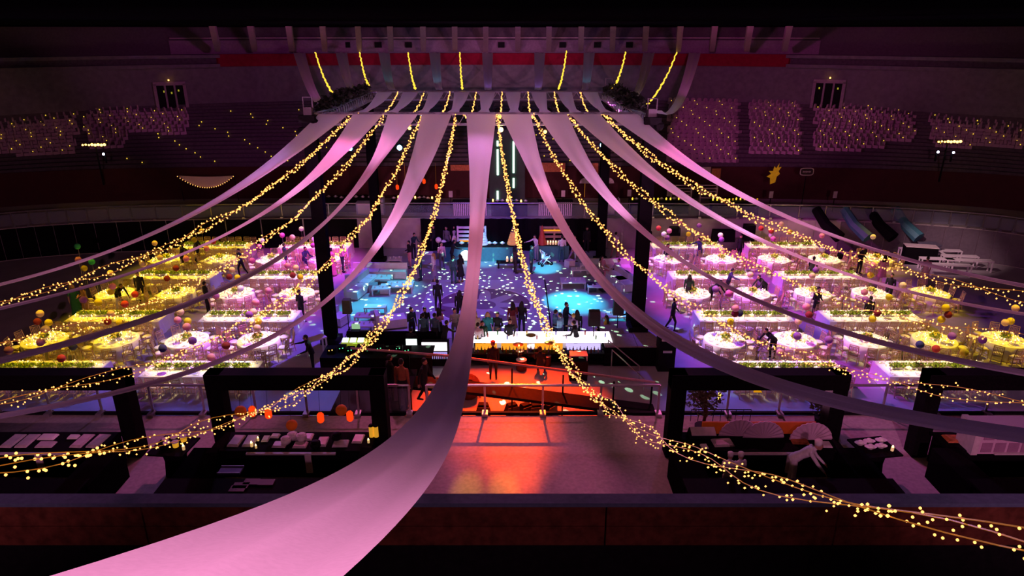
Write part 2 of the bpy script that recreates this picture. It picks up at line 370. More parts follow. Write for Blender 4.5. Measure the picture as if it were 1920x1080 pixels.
# ------------------------------------------------------------------ near railing: steel posts, top rail, glass
def railing(name, label, pts, post_px, h, panes=True, m='steel', r=.035):
    t = thing(name, label, 'railing')
    rail = MB(); rail.tube([(p[0], p[1], p[2]+h) for p in pts], .045, 6); rail.build('top_rail', M[m], t)
    pl = post_px
    for p in pl: q = MB(); q.box((p[0], p[1], p[2]+h/2), (.07, .05, h)); q.box((p[0], p[1]-.1, p[2]+.06), (.2, .3, .12)); q.build('post', M[m], t)
    if panes:
        for a, b_ in zip(pl[:-1], pl[1:]):
            a, b_ = Vector(a), Vector(b_); d = b_-a; c = (a+b_)/2; c.z += .08+(h-.2)/2
            MB().box(c, (d.length-.12, .015, h-.22), math.atan2(d.y, d.x)).build('glass_pane', M['pane'], t)
    return t
def seg(x0, x1, n, y=20.45, z=2.2):
    return [(x0+(x1-x0)*k/n, y, z) for k in range(n+1)]
a = seg(-17.6, -3.5, 8); railing('glass_railing', 'steel railing with glass panes at terrace edge before the yellow tables', a, a, 1.1)
a = seg(-2.9, 5.0, 4); railing('glass_railing', 'orange-lit steel railing with thin posts on the terrace edge over the orange floor', a, a, 1.1, False)
a = seg(5.6, 19.8, 8); railing('glass_railing', 'steel railing with glass panes behind the potted trees and paper fans', a, a, 1.1)
struct(MB().box((0, 20.42, 2.24), (40, .12, .1)).build('trim_30', M['black']))
# far railing
fr = []
for k in range(40):
    t = R(20)+R(140)*k/39; p = TI(t); q = Vector(p)+(Vector(p)-Vector((CX, 33.5))).normalized()*.3; fr.append((q.x, q.y, 2.2))
railing('glass_railing', 'long steel railing with glass panes along the far terrace behind the lounge', fr, fr, 1.0)

# ramp behind the terrace edge
rp = thing('ramp', 'dark sloping ramp crossing the orange-lit floor behind the near railing', 'ramp')
def rz_(x): return 1.75-(x+2.2)*.145
m = MB(); xs = (-6.2, -2.2, 5.6)
for x0, x1 in zip(xs[:-1], xs[1:]):
    yn = 22.9
    z0, z1 = (2.1 if x0 < -5 else rz_(x0)), rz_(x1)
    m.add([(x0, yn, z0-.12), (x1, yn, z1-.12), (x1, 23.8, z1-.12), (x0, 23.8, z0-.12), (x0, yn, z0), (x1, yn, z1), (x1, 23.8, z1), (x0, 23.8, z0)],
          [(3, 2, 1, 0), (4, 5, 6, 7), (0, 1, 5, 4), (1, 2, 6, 5), (2, 3, 7, 6), (3, 0, 4, 7)])
m.box((-5, 22.1, 2.1), (2.6, 3.4, .14)); m.build('deck', M['black'], rp)
m = MB(); m.tube([(x, 23.75, (2.1 if x < -5 else rz_(x))+1.0) for x in xs], .05); m.build('handrail', flat('rust_painted_rail', (.55, .35, .34)), rp)
for x in (-6, -4, -2, 0, 2, 4, 5.5):
    MB().box((x, 23.75, rz_(x)/2+.4), (.06, .06, rz_(x)+.8)).build('post', M['black'], rp)

# ------------------------------------------------------------------ dance floor
dc = G(908, 569); dm = dance_material(0, 0, 2.68)
df = MB(); df.box((.05, -.15, 0), (7.0, 8.6, .03)); d0 = df.build('dance_floor', dm, None, loc=(dc.x, dc.y-.3, .016))
tag(d0, 'pale vinyl dance floor with a ringed rosette', 'dance floor')
MB().box((3.62, -.15, .004), (.07, 8.6, .03)).build('edge_strip', M['black'], d0)
l = spot((dc.x, dc.y+.5, 9.3), (dc.x+.4, dc.y-1, 0), (.55, 1.0, .58), 23000, 112, .5, .01, 'mirror_ball_light')
ln = l.data; ln.use_nodes = True; nt = ln.node_tree; em = nt.nodes['Emission']
tc = nt.nodes.new('ShaderNodeTexCoord'); vo = nt.nodes.new('ShaderNodeTexVoronoi'); vo.inputs['Scale'].default_value = 25
nt.links.new(tc.outputs['Normal'], vo.inputs['Vector']); ms = nt.nodes.new('ShaderNodeMath'); ms.operation = 'LESS_THAN'; ms.inputs[1].default_value = .22
nt.links.new(vo.outputs['Distance'], ms.inputs[0]); nt.links.new(ms.outputs[0], em.inputs['Strength'])

# ------------------------------------------------------------------ truss square on four towers
X0, X1, YF, YB, ZT = -8.75, 5.75, 31.5, 43.4, 11.05
tr_ = thing('lighting_truss', 'square aluminium lighting truss flown above the dance floor', 'truss')
def truss_run(a, b_, n):
    a, b_ = Vector(a), Vector(b_); d = (b_-a).normalized(); sd = Vector((d.y, -d.x, 0))*.24; m = MB()
    ch = [sd, -sd, sd-Vector((0, 0, .48)), -sd-Vector((0, 0, .48))]
    for c in ch: m.tube([a+c, b_+c], .03, 5)
    for k in range(n):
        p, q = a+(b_-a)*k/n, a+(b_-a)*(k+1)/n; h = (p+q)/2
        for i, j in ((0, 2), (1, 3), (0, 1), (2, 3)): m.tube([p+ch[i], h+ch[j]], .014, 4, caps=False); m.tube([h+ch[j], q+ch[i]], .014, 4, caps=False)
    return m
for nm, a, b_ in (('truss_section', (X0, YF, ZT), (X1, YF, ZT)), ('truss_section', (X0, YB, ZT), (X1, YB, ZT)), ('truss_section', (X0, YF, ZT), (X0, YB, ZT)), ('truss_section', (X1, YF, ZT), (X1, YB, ZT))):
    truss_run(a, b_, 24).build(nm, M['truss'], tr_)
TW = (('nearer tower beside the control booth', -9.0, 31.0), ('nearer tower standing on the dark riser', 6.05, 30.3), ('farther tower behind the white sofas', -8.95, 43.7), ('farther tower beside the staircase', 5.95, 43.7))
for lab, x, y in TW:
    t = thing('truss_tower', 'tall black cloth-wrapped truss '+lab, 'tower', (x, y, 1.0 if y == 30.3 else 0), 0, 'truss towers'); m = MB(); dz = 1.0 if y == 30.3 else 0
    m.box((0, 0, 5.55-dz/2), (.58, .5, 10.9-dz)); m.build('sleeve', M['blackcloth'], t)
    m = MB(); m.box((0, 0, .12), (.9, .9, .24)); m.build('base_plate', M['black'], t)
    m = MB(); m.box((0, 0, 11.2-dz), (.36, .36, .36)); m.tube([(-.2, 0, 11.35-dz), (-.2, 0, 11.8-dz), (.2, 0, 11.8-dz), (.2, 0, 11.35-dz)], .035); m.build('head_block', flat('dull_steel', (.16, .15, .17), rough=.7), t)
    m = MB(); m.sph((.3, -.3, 10.7-dz), .22); m.sph((-.3, -.2, 10.3-dz), .25); m.box((0, -.3, 10.9-dz), (.7, .3, .3)); m.build('chain_hoist', M['black'], t)
# ivy on truss sides
def leafblob(m, c, r, n, size, flat_=.5, mi=0, rng=random):
    for _ in range(n):
        a, b2 = rng.uniform(0, 2*math.pi), rng.uniform(-1, 1); rad = r*rng.uniform(.5, 1)
        p = Vector((c[0]+rad*math.cos(a)*math.sqrt(1-b2*b2), c[1]+rad*math.sin(a)*math.sqrt(1-b2*b2), c[2]+rad*b2*flat_))
        u = Vector((rng.gauss(0, 1), rng.gauss(0, 1), rng.gauss(0, .6))).normalized()*size; w = u.cross(Vector((rng.gauss(0, 1), rng.gauss(0, 1), rng.gauss(0, 1)))).normalized()*size*.5
        m.add([p-u, p+w, p+u, p-w], [(0, 1, 2, 3)], mi)
for lab, x, ys in (('beside the booth-side truss run', X0-.25, (33, 42)), ('beside the riser-side truss run', X1+.25, (33, 42.5))):
    m = MB(); rng = random.Random(int(x*10))
    for k in range(26):
        y = ys[0]+(ys[1]-ys[0])*k/25; leafblob(m, (x+rng.uniform(-.2, .2), y, ZT+.1+rng.uniform(-.1, .25)), .5, 36, .17, .6, 0, rng)
    tag(m.build('ivy_garland', M['darkleaf']), 'dark leafy garland lying on top '+lab, 'garland', 'ivy garlands', 'stuff')
# moving heads hung under the truss
def moving_head(loc, lens, label, aim=0):
    t = thing('moving_head_lamp', label, 'lamp', loc, aim, 'moving heads under the truss')
    m = MB(); m.box((0, 0, -.1), (.36, .3, .18)); m.build('base', M['black'], t)
    m = MB(); m.box((-.22, 0, -.38), (.06, .14, .5)); m.box((.22, 0, -.38), (.06, .14, .5)); m.build('yoke', M['black'], t)
    m = MB(); m.lathe([(.05, .2), (.17, .1), (.19, -.1), (.16, -.26)], (0, 0, -.5), 12); hd_ = m.build('head', M['black'], t, True)
    m = MB(); m.lathe([(.135, -.262), (.13, -.28)], (0, 0, -.5), 12); m.build('lens', M[lens], hd_)
    return t
for i, (px, ln_) in enumerate(((728, 'glass'), (792, 'lampw'), (848, 'glass'), (908, 'lampw'), (967, 'glass'), (1025, 'glass'), (1083, 'glass'), (1106, 'glass'))):
    x = X0+1.62+i*(X1-X0-2)/8+(.1 if i%2 else 0)
    moving_head((x, YB-.35, ZT-.62), ln_, 'black moving head lamp, %s from the booth on the far truss run' % ORD[i+1])
for px, py, ln_, w in ((939, 243, 'lampy', 'bright yellow'), (1022, 247, 'lampo', 'small amber'), (768, 240, 'lampo', 'dim amber')):
    p = GY(px, py, 31.3); t = thing('stage_lamp', '%s lamp clamped under the near truss run among the drapes' % w, 'lamp', p)
    m = MB(); m.tube([(0, .35, .1), (0, 0, 0)], [.09, .15], 10); m.build('housing', M['black'], t)
    m = MB(); m.sph((0, -.03, 0), .11 if w[0] == 'b' else .08); m.build('lens', M[ln_], t, True); m = MB(); m.tube([(0, .2, .1), (0, .2, ZT-.5-p.z)], .02, 4); m.build('clamp', M['black'], t)
for px, py, Y in ((749, 277, 44.5), (1130, 272, 44.5), (657, 279, 44.5)):
    p = GY(px, py, Y); w = {749: 'brightest cyan beam', 1130: 'cyan beam beside the farther tower', 657: 'small cyan beam before the bare benches'}[px]
    t = thing('moving_head_lamp', 'moving head lamp aimed at the camera, '+w, 'lamp', p); MB().sph((0, 0, 0), .17 if px != 657 else .12, 10, 6).build('lens', M['lampw'], t, True)
    m = MB(); m.tube([(0, .5, .05), (0, .1, 0)], [.15, .2], 10); m.tube([(0, .3, 0), (0, .3, 10.55-p.z)], .03, 4); m.build('housing', M['black'], t)

# ------------------------------------------------------------------ drapes and light strings
DR = dict(
L1=((-7.96, 11.04), (-17.78, 4.34, 13.31, 3.9, .33)), L2=((-6.43, 11.04), (-9.76, 3.25, 12.25, 2.4, -.01)), L3=((-4.87, 11.04), (-4.43, 2.79, 12.69, 1.82, .52)),
L4=((-3.36, 11.04), (-6.32, .68, 13.67, 4.33, -.04)), C=((-1.37, 11.04), (-.84, 1.77, 12.94, 4.12, .04)), R1=((.17, 11.04), (3.69, 4.03, 11.89, 2.7, .35)),
R2=((1.8, 11.04), (7.75, 1.59, 13.15, 3.32, .14)), R3=((3.26, 11.04), (15.77, 3.09, 14.03, 4.27, .28)), R4=((4.94, 11.04), (13.73, 3.8, 12.94, 2.85, .41)))
SR = dict(
S1=((-7.23, 10.97), (-18.98, .92, 13.18, 4.01, -.15)), S2=((-5.74, 10.97), (-17.86, 4.09, 13.5, 5.35, -.02)), S3=((-4.06, 10.97), (-9.93, 2.66, 12.26, 4.34, -.2)),
S4=((-2.52, 10.97), (-5.27, 4.12, 11.38, 4.64, -.33)), S5=((-.65, 11.02), (3.13, 1.09, 13.09, 5.31, -.36)), S6=((.94, 11.02), (12.6, 1.97, 13.19, 5.36, -.3)),
S7=((2.5, 10.99), (15.72, 5.99, 11.89, 4.07, .03)), S8=((4.1, 11.02), (13.81, 3.7, 12.38, 2.72, .11)))
def hang(P0, P1, sg, g, u):
    p = P0.lerp(P1, u); p.z -= 4*sg*u*(1-u)*(1+g*(u-.5)); return p
def interp(x, xs, ys):
    return float(np.interp(x, xs, ys))
def ribbon(P0, P1, sg, g, wf, u1=1.0, n=70, x_start=True, mx=8):
    v = []; f = []; H = (P1-P0); H.z = 0; perp = Vector((H.y, -H.x, 0)).normalized()
    if perp.x < 0: perp = -perp
    for i in range(n+1):
        u = u1*i/n; p = hang(P0, P1, sg, g, u); w = wf(u); k = min(1, u/.22)
        a = (Vector((1, 0, 0)).lerp(perp, k)).normalized() if x_start else perp
        for j in range(mx+1):
            s = j/mx-.5; dip = (.06+.05*math.sin(9*s+5*u))*min(1, u*6)*(1-(2*s)**2)*w
            v.append(p + a*w*s - Vector((0, 0, dip+.012*math.sin(j*2.4+u*7)*min(1, u*5))))
    for i in range(n):
        for j in range(mx): a = i*(mx+1)+j; f.append((a, a+1, a+mx+2, a+mx+1))
    return MB().add(v, f)
SLIM = {'L1': .62, 'L2': .34, 'L3': .32, 'L4': .42, 'R1': .72, 'R2': .48, 'R3': .5, 'R4': .62, 'C': 1}
XS = (0, .06, .14, .25, .4, .5, .62, .76, .9, 1.0, 1.15); YS_ = (1.34, 1.1, .80, .54, .40, .38, .44, .56, .70, .78, .85)
dl = {'L1': 'outermost on the booth side', 'L2': 'second in from the booth side', 'L3': 'third in from the booth side', 'L4': 'next to the middle one on the booth side', 'C': 'middle one sweeping below the camera',
      'R1': 'next to the middle one on the riser side', 'R2': 'third in from the riser side', 'R3': 'second in from the riser side', 'R4': 'outermost on the riser side'}
for k, ((x0, z0), (x1, y1, z1, sg, g)) in DR.items():
    P0, P1 = Vector((x0, YF-.25, z0)), Vector((x1, y1, z1))
    sc = {'C': 1.0, 'R1': .95}.get(k, 1.0)
    o = ribbon(P0, P1, sg, g, lambda u: interp(u, XS, YS_)*interp(u, (.12, .5), (1, SLIM[k])), 1.14 if k == 'C' else 1.04, 110 if k == 'C' else 80).build('fabric_drape', M['drape'], None, True)
    tag(o, 'long white drape, truss to camera gallery, '+dl[k], 'drape', 'drapes swept from the truss to the near gallery')
rb = random.Random(3)
def light_string(name, label, group, P0, P1, sg, g, strands, per_m, r, spread, u1=1.0, mat_='bulb', keep=0, n=90):
    t = thing(name, label, 'string lights', P0, 0, group); wire = MB(); small = MB(); near = []
    L = (P1-P0).length*1.08
    for s in range(strands):
        ph = s*2.1; pts = []
        for i in range(n+1):
            u = u1*i/n; p = hang(P0, P1, sg*(1+.012*s), g, u); w = spread*(.5+.5*min(1, u*3))
            p += Vector((math.sin(ph+u*60)*w, 0, math.cos(ph*1.7+u*47)*w-.02*s)); pts.append(p-P0)
        wire.tube(pts, .006, 3, caps=False)
        m_ = int(L*per_m*u1)
        for i in range(m_):
            x = (i+rb.random()*.8)/m_*n; a = int(min(n-1, x)); q = pts[a].lerp(pts[a+1], min(1, x-a))
            q = q+Vector((rb.gauss(0, spread*.4), rb.gauss(0, .02), rb.gauss(0, spread*.45)-.02)); near.append((PX(q+P0)[2], q))
    near.sort(key=lambda e: e[0]); near = [e for e in near if e[0] > .3]
    wire.build('wire', M['wire'], t)
    if keep:
        bm_ = MB().sph((0, 0, 0), r*.85, 8, 5).me('bulb', M[mat_], True)
        for d, q in near[:keep]: o = link('bulb', bm_, t, q); o.scale = (min(1.05, max(.35, d*.0026/r)),)*3
    for d, q in near[keep:]:
        rr = max(r*.5, min(r*1.2, d*.0014)); small.octa(q, rr*rb.uniform(.8, 1.15))
    o = small.build('bulb', M[mat_], t); o['kind'] = 'stuff'; return t
sl = {'S1': 'outermost on the booth side', 'S2': 'second in from the booth side', 'S3': 'third in from the booth side', 'S4': 'ending over the booth-side buffet frame', 'S5': 'passing over the bar and riser-side buffet',
      'S6': 'third in from the riser side', 'S7': 'second in from the riser side', 'S8': 'outermost on the riser side'}
for k, ((x0, z0), (x1, y1, z1, sg, g)) in SR.items():
    P0, P1 = Vector((x0, YF-.3, z0)), Vector((x1, y1, z1))
    light_string('string_lights', 'warm fairy light string hanging from the truss, '+sl[k], 'fairy light strings from the truss', P0, P1, sg, g,
                 3 if k in ('S4', 'S5') else 2, 9 if k in ('S4', 'S5') else 10, .030, .075 if k in ('S4', 'S5') else .085, 1.03, keep=110 if k in ('S4', 'S5') else 0)
# far side: drapes and strings up to the gallery
for i, (px, qx, qy) in enumerate(((561, 630, 190), (640, 665, 170), (720, 738, 168), (815, 825, 168), (914, 915, 168), (1012, 1008, 168), (1105, 1095, 168), (1217, 1184, 183), (1303, 1232, 207))):
    Yg = 66.0-abs(px-935)/375*3.2; p = GY(px, 98, Yg); Yq = {0: 37, 1: 43.6, 7: 41.5, 8: 32}.get(i, 43.5); q = GY(qx, qy, Yq)
    o = ribbon(q, p, .9 if 0 < i < 8 else 1.8, 0, lambda u: interp(u, (0, .3, .7, 1), (.42, .5, .75, 1.0)), 1, 40, False).build('gallery_drape', M['drape'], None, True)
    tag(o, 'white drape from far gallery down to the truss, %s from the booth side' % ORD[i+1], 'drape', 'drapes between the truss and the far gallery')
for i, (px, py, qx, qy) in enumerate(((591, 97, 628, 180), (674, 97, 692, 160), (765, 97, 779, 166), (862, 97, 867, 166), (1062, 95, 1047, 166), (1173, 97, 1148, 167), (1269, 97, 1213, 196))):
    Yg = 65.8-abs(px-935)/375*3.2; p = GY(px, py, Yg); q = GY(qx, qy, 43.4 if 0 < i < 5 else 39)
    light_string('string_lights', 'thin gold light string from far gallery to truss, %s from the booth side' % ORD[i+1], 'far gallery light strings', q, p, .5, 0, 1, 6, .05, .03, mat_='bulbg', n=30)
# drapes and strings inside the truss square
for i in range(9):
    x = X0+1.0+i*(X1-X0-2)/8
    o = ribbon(Vector((x, YB-.2, ZT)), Vector((x+.1, YF+.2, ZT)), .45, 0, lambda u: interp(u, (0, .5, 1), (.95, .42, 1.1)), 1, 30, False).build('canopy_drape', M['drape'], None, True)
    tag(o, 'white drape slung inside the truss square, %s from the booth side' % ORD[i+1], 'drape', 'drapes inside the truss square')
for i in range(8):
    x = X0+1.8+i*(X1-X0-3.4)/7
    light_string('string_lights', 'fairy lights slung inside the truss square, %s from the booth side' % ORD[i+1], 'fairy lights inside the truss', Vector((x, YB-.2, ZT+.02)), Vector((x, YF+.2, ZT)), .7, 0, 1, 8, .03, .04, n=24)

# ------------------------------------------------------------------ stadium seats in cloth covers, tea lights


def seat_mesh():
    m = MB(); prof = [(-.21, 0), (.21, 0), (.21, .42)]+[(.21*math.cos(a), .42+.16*math.sin(a)) for a in [math.pi*k/6 for k in range(1, 6)]]+[(-.21, .42)]
    n = len(prof); v = [(x, .07, z) for x, z in prof]+[(x, .19, z+.01) for x, z in prof]
    m.add(v, [tuple(range(n)), tuple(range(2*n-1, n-1, -1))]+[(k, n+k, n+(k+1) % n, (k+1) % n) for k in range(n)])
    m.box((0, -.1, .12), (.42, .36, .24)); return m
seat_me = seat_mesh().me('covered_seat', M['bed'])
BLK = [('outer booth-side block', [(-30, 212, 144, 286)]), ('booth-side block below the doors', [(160, 203, 352, 246), (170, 244, 234, 272)]),
       ('block nearest the riser-side tower', [(1256, 186, 1384, 302)]), ('second riser-side block', [(1408, 189, 1503, 288)]),
       ('riser-side block below the doors', [(1530, 196, 1716, 262), (1530, 260, 1660, 277)]), ('outer riser-side block', [(1746, 206, 1935, 272)])]
cand = []; tea = MB()
for r in range(NS):
    a, bb, cyr, n, z = ROW[r]; a2, b2, c2, n2, z2 = ROW[r+1]
    pts = [sup(a+.35, bb+.35, cyr, n, R(8)+R(164)*k/1500) for k in range(1501)]; acc = 0; last = Vector(pts[0]); cnt = 0
    for p in pts[1:]:
        p = Vector(p); acc += (p-last).length; last = p
        if acc < .47: continue
        acc = 0; cnt += 1; q = PX((p.x, p.y, z+.3)); d = Vector((CX, 32))-p; ang = math.atan2(d.x, -d.y)
        ins = None
        for bi, (bn, rc) in enumerate(BLK):
            if any(x0 <= q[0] <= x1 and y0 <= q[1] <= y1 for x0, y0, x1, y1 in rc): ins = bi
        if ins is not None:
            cand.append((q[2], bi if False else ins, r, p.x, p.y, z, -ang, cnt))
            if (cnt+2*r) % 4 == 0: tea.octa((p.x-.06*math.sin(ang)*0, p.y-.25, z+.34), .05)
        elif (230 < q[0] < 640 or 990 < q[0] < 1180) and 200 < q[1] < 300 and (cnt*7+r*5) % 11 == 0:
            tea.octa((p.x, p.y, z+.1), .055)
tag(tea.build('tea_light', M['bulbg']), 'tiny yellow tea lights dotted over the seats and bare benches', 'light', None, 'stuff')
cand.sort(key=lambda c: c[0]); rest = MB(); rows_seen = {}
base_v = [Vector(v.co) for v in seat_me.vertices]; base_f = [tuple(p.vertices) for p in seat_me.polygons]
for i, (d, bi, r, x, y, z, ang, cnt) in enumerate(cand):
    if i < 300:
        o = link('covered_seat', seat_me, None, (x, y, z), -ang if False else ang)
        key = (bi, r); rows_seen.setdefault(key, []).append((x, o))
    else:
        Mz = Matrix.Rotation(ang, 3, 'Z'); rest.add([Mz @ v + Vector((x, y, z)) for v in base_v], base_f)
for (bi, r), l_ in rows_seen.items():
    l_.sort(key=lambda e: e[0])
    for k, (x, o) in enumerate(l_): tag(o, 'cloth-covered seat, %s in %s row up of the %s' % (ORD[min(20, k+1)], ORD[min(20, r+1)], BLK[bi][0]), 'seat', 'cloth-covered seats in the far stands')
tag(rest.build('covered_seat', M['bed']), 'remaining cloth-covered seats high in the far stands', 'seats', 'cloth-covered seats in the far stands', 'stuff')

# ------------------------------------------------------------------ banquet tables
TH = .76
def round_cloth(r=.98, h=TH):
    m = MB(); n = 64; v = []; f = []; lv = [(0, h), (.6, h), (r-.03, h), (r, h-.02), (r+.01, h*.6), (r+.03, h*.3), (r+.05, .02)]
    v.append((0, 0, h))
    for j, (rr, z) in enumerate(lv[1:]):
        for k in range(n): w = 2*math.pi*k/n; q = rr+(.035*math.sin(w*16)*max(0, j-2)/3); v.append((q*math.cos(w), q*math.sin(w), z))
    for k in range(n): f.append((0, 1+k, 1+(k+1) % n))
    for j in range(len(lv)-2):
        for k in range(n): a = 1+j*n+k; b2 = 1+j*n+(k+1) % n; f.append((a, a+n, b2+n, b2))
    return m.add(v, f)
def rect_outline(L, Wd, off, n):
    pts = []
    for (x0, y0, x1, y1, k) in ((-L, -Wd, L, -Wd, 22), (L, -Wd, L, Wd, 8), (L, Wd, -L, Wd, 22), (-L, Wd, -L, -Wd, 8)):
        for i in range(k): s = i/k; pts.append((x0+(x1-x0)*s, y0+(y1-y0)*s, (1 if y0 == y1 else 0), (y0 if y0 == y1 else x0)))
    return pts
def long_cloth(L=2.42, Wd=.76, h=TH):
    m = MB(); base = rect_outline(L, Wd, 0, 0); n = len(base); v = []; f = []
    for j, (o_, z) in enumerate(((-.03, h), (0, h-.02), (.02, h*.6), (.04, h*.3), (.07, .02))):
        for k, (x, y, hz, s) in enumerate(base):
            rp_ = .03*math.sin(k*1.9)*max(0, j-1)/3; e = o_+rp_
            v.append((x*(1+e/L), y*(1+e/Wd), z))
    f.append(tuple(range(n)))
    for j in range(4):
        for k in range(n): a = j*n+k; b2 = j*n+(k+1) % n; f.append((a, a+n, b2+n, b2))
    return m.add(v, f)
def make_table(kind):
    t = thing('banquet_table', 'x', 'table', (0, 0, 0))
    if kind == 'round':
        m = MB(); m.lathe([(.93, 0), (.93, .03)], (0, 0, TH-.045), 24); m.build('table_top', M['brown'], t)
        for k in range(4): a = math.pi/4+k*math.pi/2; m = MB(); m.tube([(.6*math.cos(a), .6*math.sin(a), 0), (.5*math.cos(a), .5*math.sin(a), TH-.05)], .02, 5); m.build('leg', M['steel'], t)
        round_cloth().build('tablecloth', M['cloth'], t, True)
    else:
        m = MB(); m.box((0, 0, TH-.03), (4.7, 1.4, .03)); m.build('table_top', M['brown'], t)
        for x in (-2.1, 2.1):
            for y in (-.5, .5): m = MB(); m.tube([(x, y, 0), (x, y, TH-.05)], .02, 5); m.build('leg', M['steel'], t)
        long_cloth().build('tablecloth', M['cloth'], t)
    return t
bpy.context.view_layer.update()
def make_chair(legs):
    t = thing('banquet_chair', 'x', 'chair', (0, 0, 0)); w, d, h = .20, .20, .44
    m = MB(); m.box((0, 0, h), (.41, .40, .035))
    for y in (-.18, .18): m.tube([(-w, y, .2), (w, y, .2)], .011, 4)
    for x in (-w, w): m.tube([(x, -.18, .16), (x, .18, .16)], .011, 4)
    fr_ = m
    lg = []
    for x, y in ((-w, .18), (w, .18)): q = MB(); q.tube([(x*1.05, y+.02, 0), (x, y, h)], .019, 5); lg.append(q)
    for x, y in ((-w, -.18), (w, -.18)): q = MB(); q.tube([(x*1.05, y-.06, 0), (x, y, h)], .019, 5); lg.append(q)
    if legs:
        fr_.build('seat_frame', M['chair'], t)
        for q in lg: q.build('leg', M['chair'], t)
    else:
        for q in lg: fr_.add(q.v, q.f)
        fr_.build('seat_frame', M['chair'], t)
    m = MB()
    for x in (-w, w): m.tube([(x, -.18, h), (x*.95, -.27, .98)], .022, 5)
    for z, y in ((.98, -.27), (.90, -.257), (.72, -.23), (.56, -.2)): m.tube([(-w*.96, y, z), (w*.96, y, z)], .019, 4)
    for x in (-.12, -.06, 0, .06, .12): m.tube([(x, -.2, .56), (x, -.257, .90)], .014, 4)
    m.build('backrest', M['chair'], t)
    m = MB(); m.lathe([(.19, 0), (.215, .03), (.19, .06)], (0, .01, h+.018), 12); m.build('seat_cushion', M['cushion'], t)
    return t
RW = {0: 26.6, 1: 29.6, 2: 32.5, 3: 35.8, 4: 38.8, 5: 41.9, 6: 44.8}
TB = []   # kind, x, y, label
def tl_(kind, side, row, col): return '%s-side %s table, %s row from the railing, %s from the dance floor' % (side, kind, ORD[row+1], ORD[col+1])
RC = [10.15, 13.5, 16.9, 20.15, 23.5]; LC = [-12.1, -15.5, -18.85, -22.3]
for row in (1, 3, 5):
    for c, x in enumerate(RC): TB.append(('round', x+(.3 if row == 5 else 0)*0, RW[row], 'riser', row, c))
    for c, x in enumerate(LC): TB.append(('round', x, RW[row], 'booth', row, c))
for row in (0, 2, 4, 6):
    for c, x in enumerate((11.95, 18.5)): TB.append(('long', x, RW[row], 'riser', row, c))
    for c, x in enumerate((-13.5, -20.3)): TB.append(('long', x, RW[row], 'booth', row, c))
protoR = tree(make_table('round')); protoL = tree(make_table('long')); first = {'round': protoR, 'long': protoL}; used = set()
def place(proto, key, loc, rz, label, group, scale=None):
    if key not in used:
        used.add(key); proto.location = loc; proto.rotation_euler = (0, 0, rz); proto['label'] = label; proto['group'] = group
        if scale: proto.scale = (scale,)*3
        return proto
    return copy_tree(proto, loc, rz, label, group, scale)
cp = tree(make_chair(True)); cp2 = tree(make_chair(False)); chairs = []; settings = []
for kind, x, y, side, row, c in TB:
    T = '%s-side %s table, %s row, %s column' % (side, kind, ORD[row+1], ORD[c+1])
    place(first[kind], kind, (x, y, 0), random.uniform(-.02, .02), 'white-clothed %s banquet table on the %s side, %s row from railing, %s out' % (kind, side, ORD[row+1], ORD[c+1]), 'banquet tables')
    if kind == 'round':
        for k in range(12):
            a = 2*math.pi*(k+.5)/12+random.uniform(-.05, .05); rr = 1.27+random.uniform(0, .12); sd = ('camera side' if math.sin(a) < 0 else 'far side')
            chairs.append((x+rr*math.cos(a), y+rr*math.sin(a), a+math.pi/2+random.uniform(-.12, .12), T, k, sd))
            settings.append((x+.72*math.cos(a), y+.72*math.sin(a), a, T, k, .5))
    else:
        for s in (-1, 1):
            for k in range(9):
                xx = x-2.16+k*.54; rr = 1.02+random.uniform(0, .1)
                chairs.append((xx+random.uniform(-.03, .03), y+s*rr, (math.pi if s > 0 else 0)+random.uniform(-.08, .08), T, k+(10 if s > 0 else 0), 'camera side' if s < 0 else 'far side'))
                settings.append((xx, y+s*.56, -math.pi/2 if s < 0 else math.pi/2, T, k+(10 if s > 0 else 0), .3))
chairs = [(PX((c[0], c[1], .5))[2], *c) for c in chairs if -70 < PX((c[0], c[1], .5))[0] < 1990]
chairs.sort(key=lambda c: c[0]); print('chairs', len(chairs))
rest = MB(); rest2 = MB()
GRP = {}
cfr = [(c.name, [Vector(v.co) for v in c.data.vertices], [tuple(p.vertices) for p in c.data.polygons]) for c in kids(cp2)]
for i, (d, x, y, rz, T, k, sd) in enumerate(chairs):
    lab = 'pale gilt chair, %s along the %s of %s' % (ORD[(k % 10)+1] if k < 20 else 'last', sd, T)
    if 'round' in T: lab = 'pale gilt chair, %s clockwise at %s' % (ORD[13-k-1] if k < 12 else 'last', T)
    if i < 80: place(cp, 'c1', (x, y, 0), rz, lab, 'gilt banquet chairs')
    elif i < 300: place(cp2, 'c2', (x, y, 0), rz, lab, 'gilt banquet chairs')
    else:
        Mz = Matrix.Rotation(rz, 3, 'Z')
        for nm, vv, ff in cfr: rest.add([Mz @ v + Vector((x, y, 0)) for v in vv], ff, 1 if nm.startswith('seat_cushion') else 0)
tag(rest.build('banquet_chair', [M['chair'], M['cushion']]), 'remaining gilt chairs with white cushions around the farther tables', 'chairs', 'gilt banquet chairs', 'stuff')
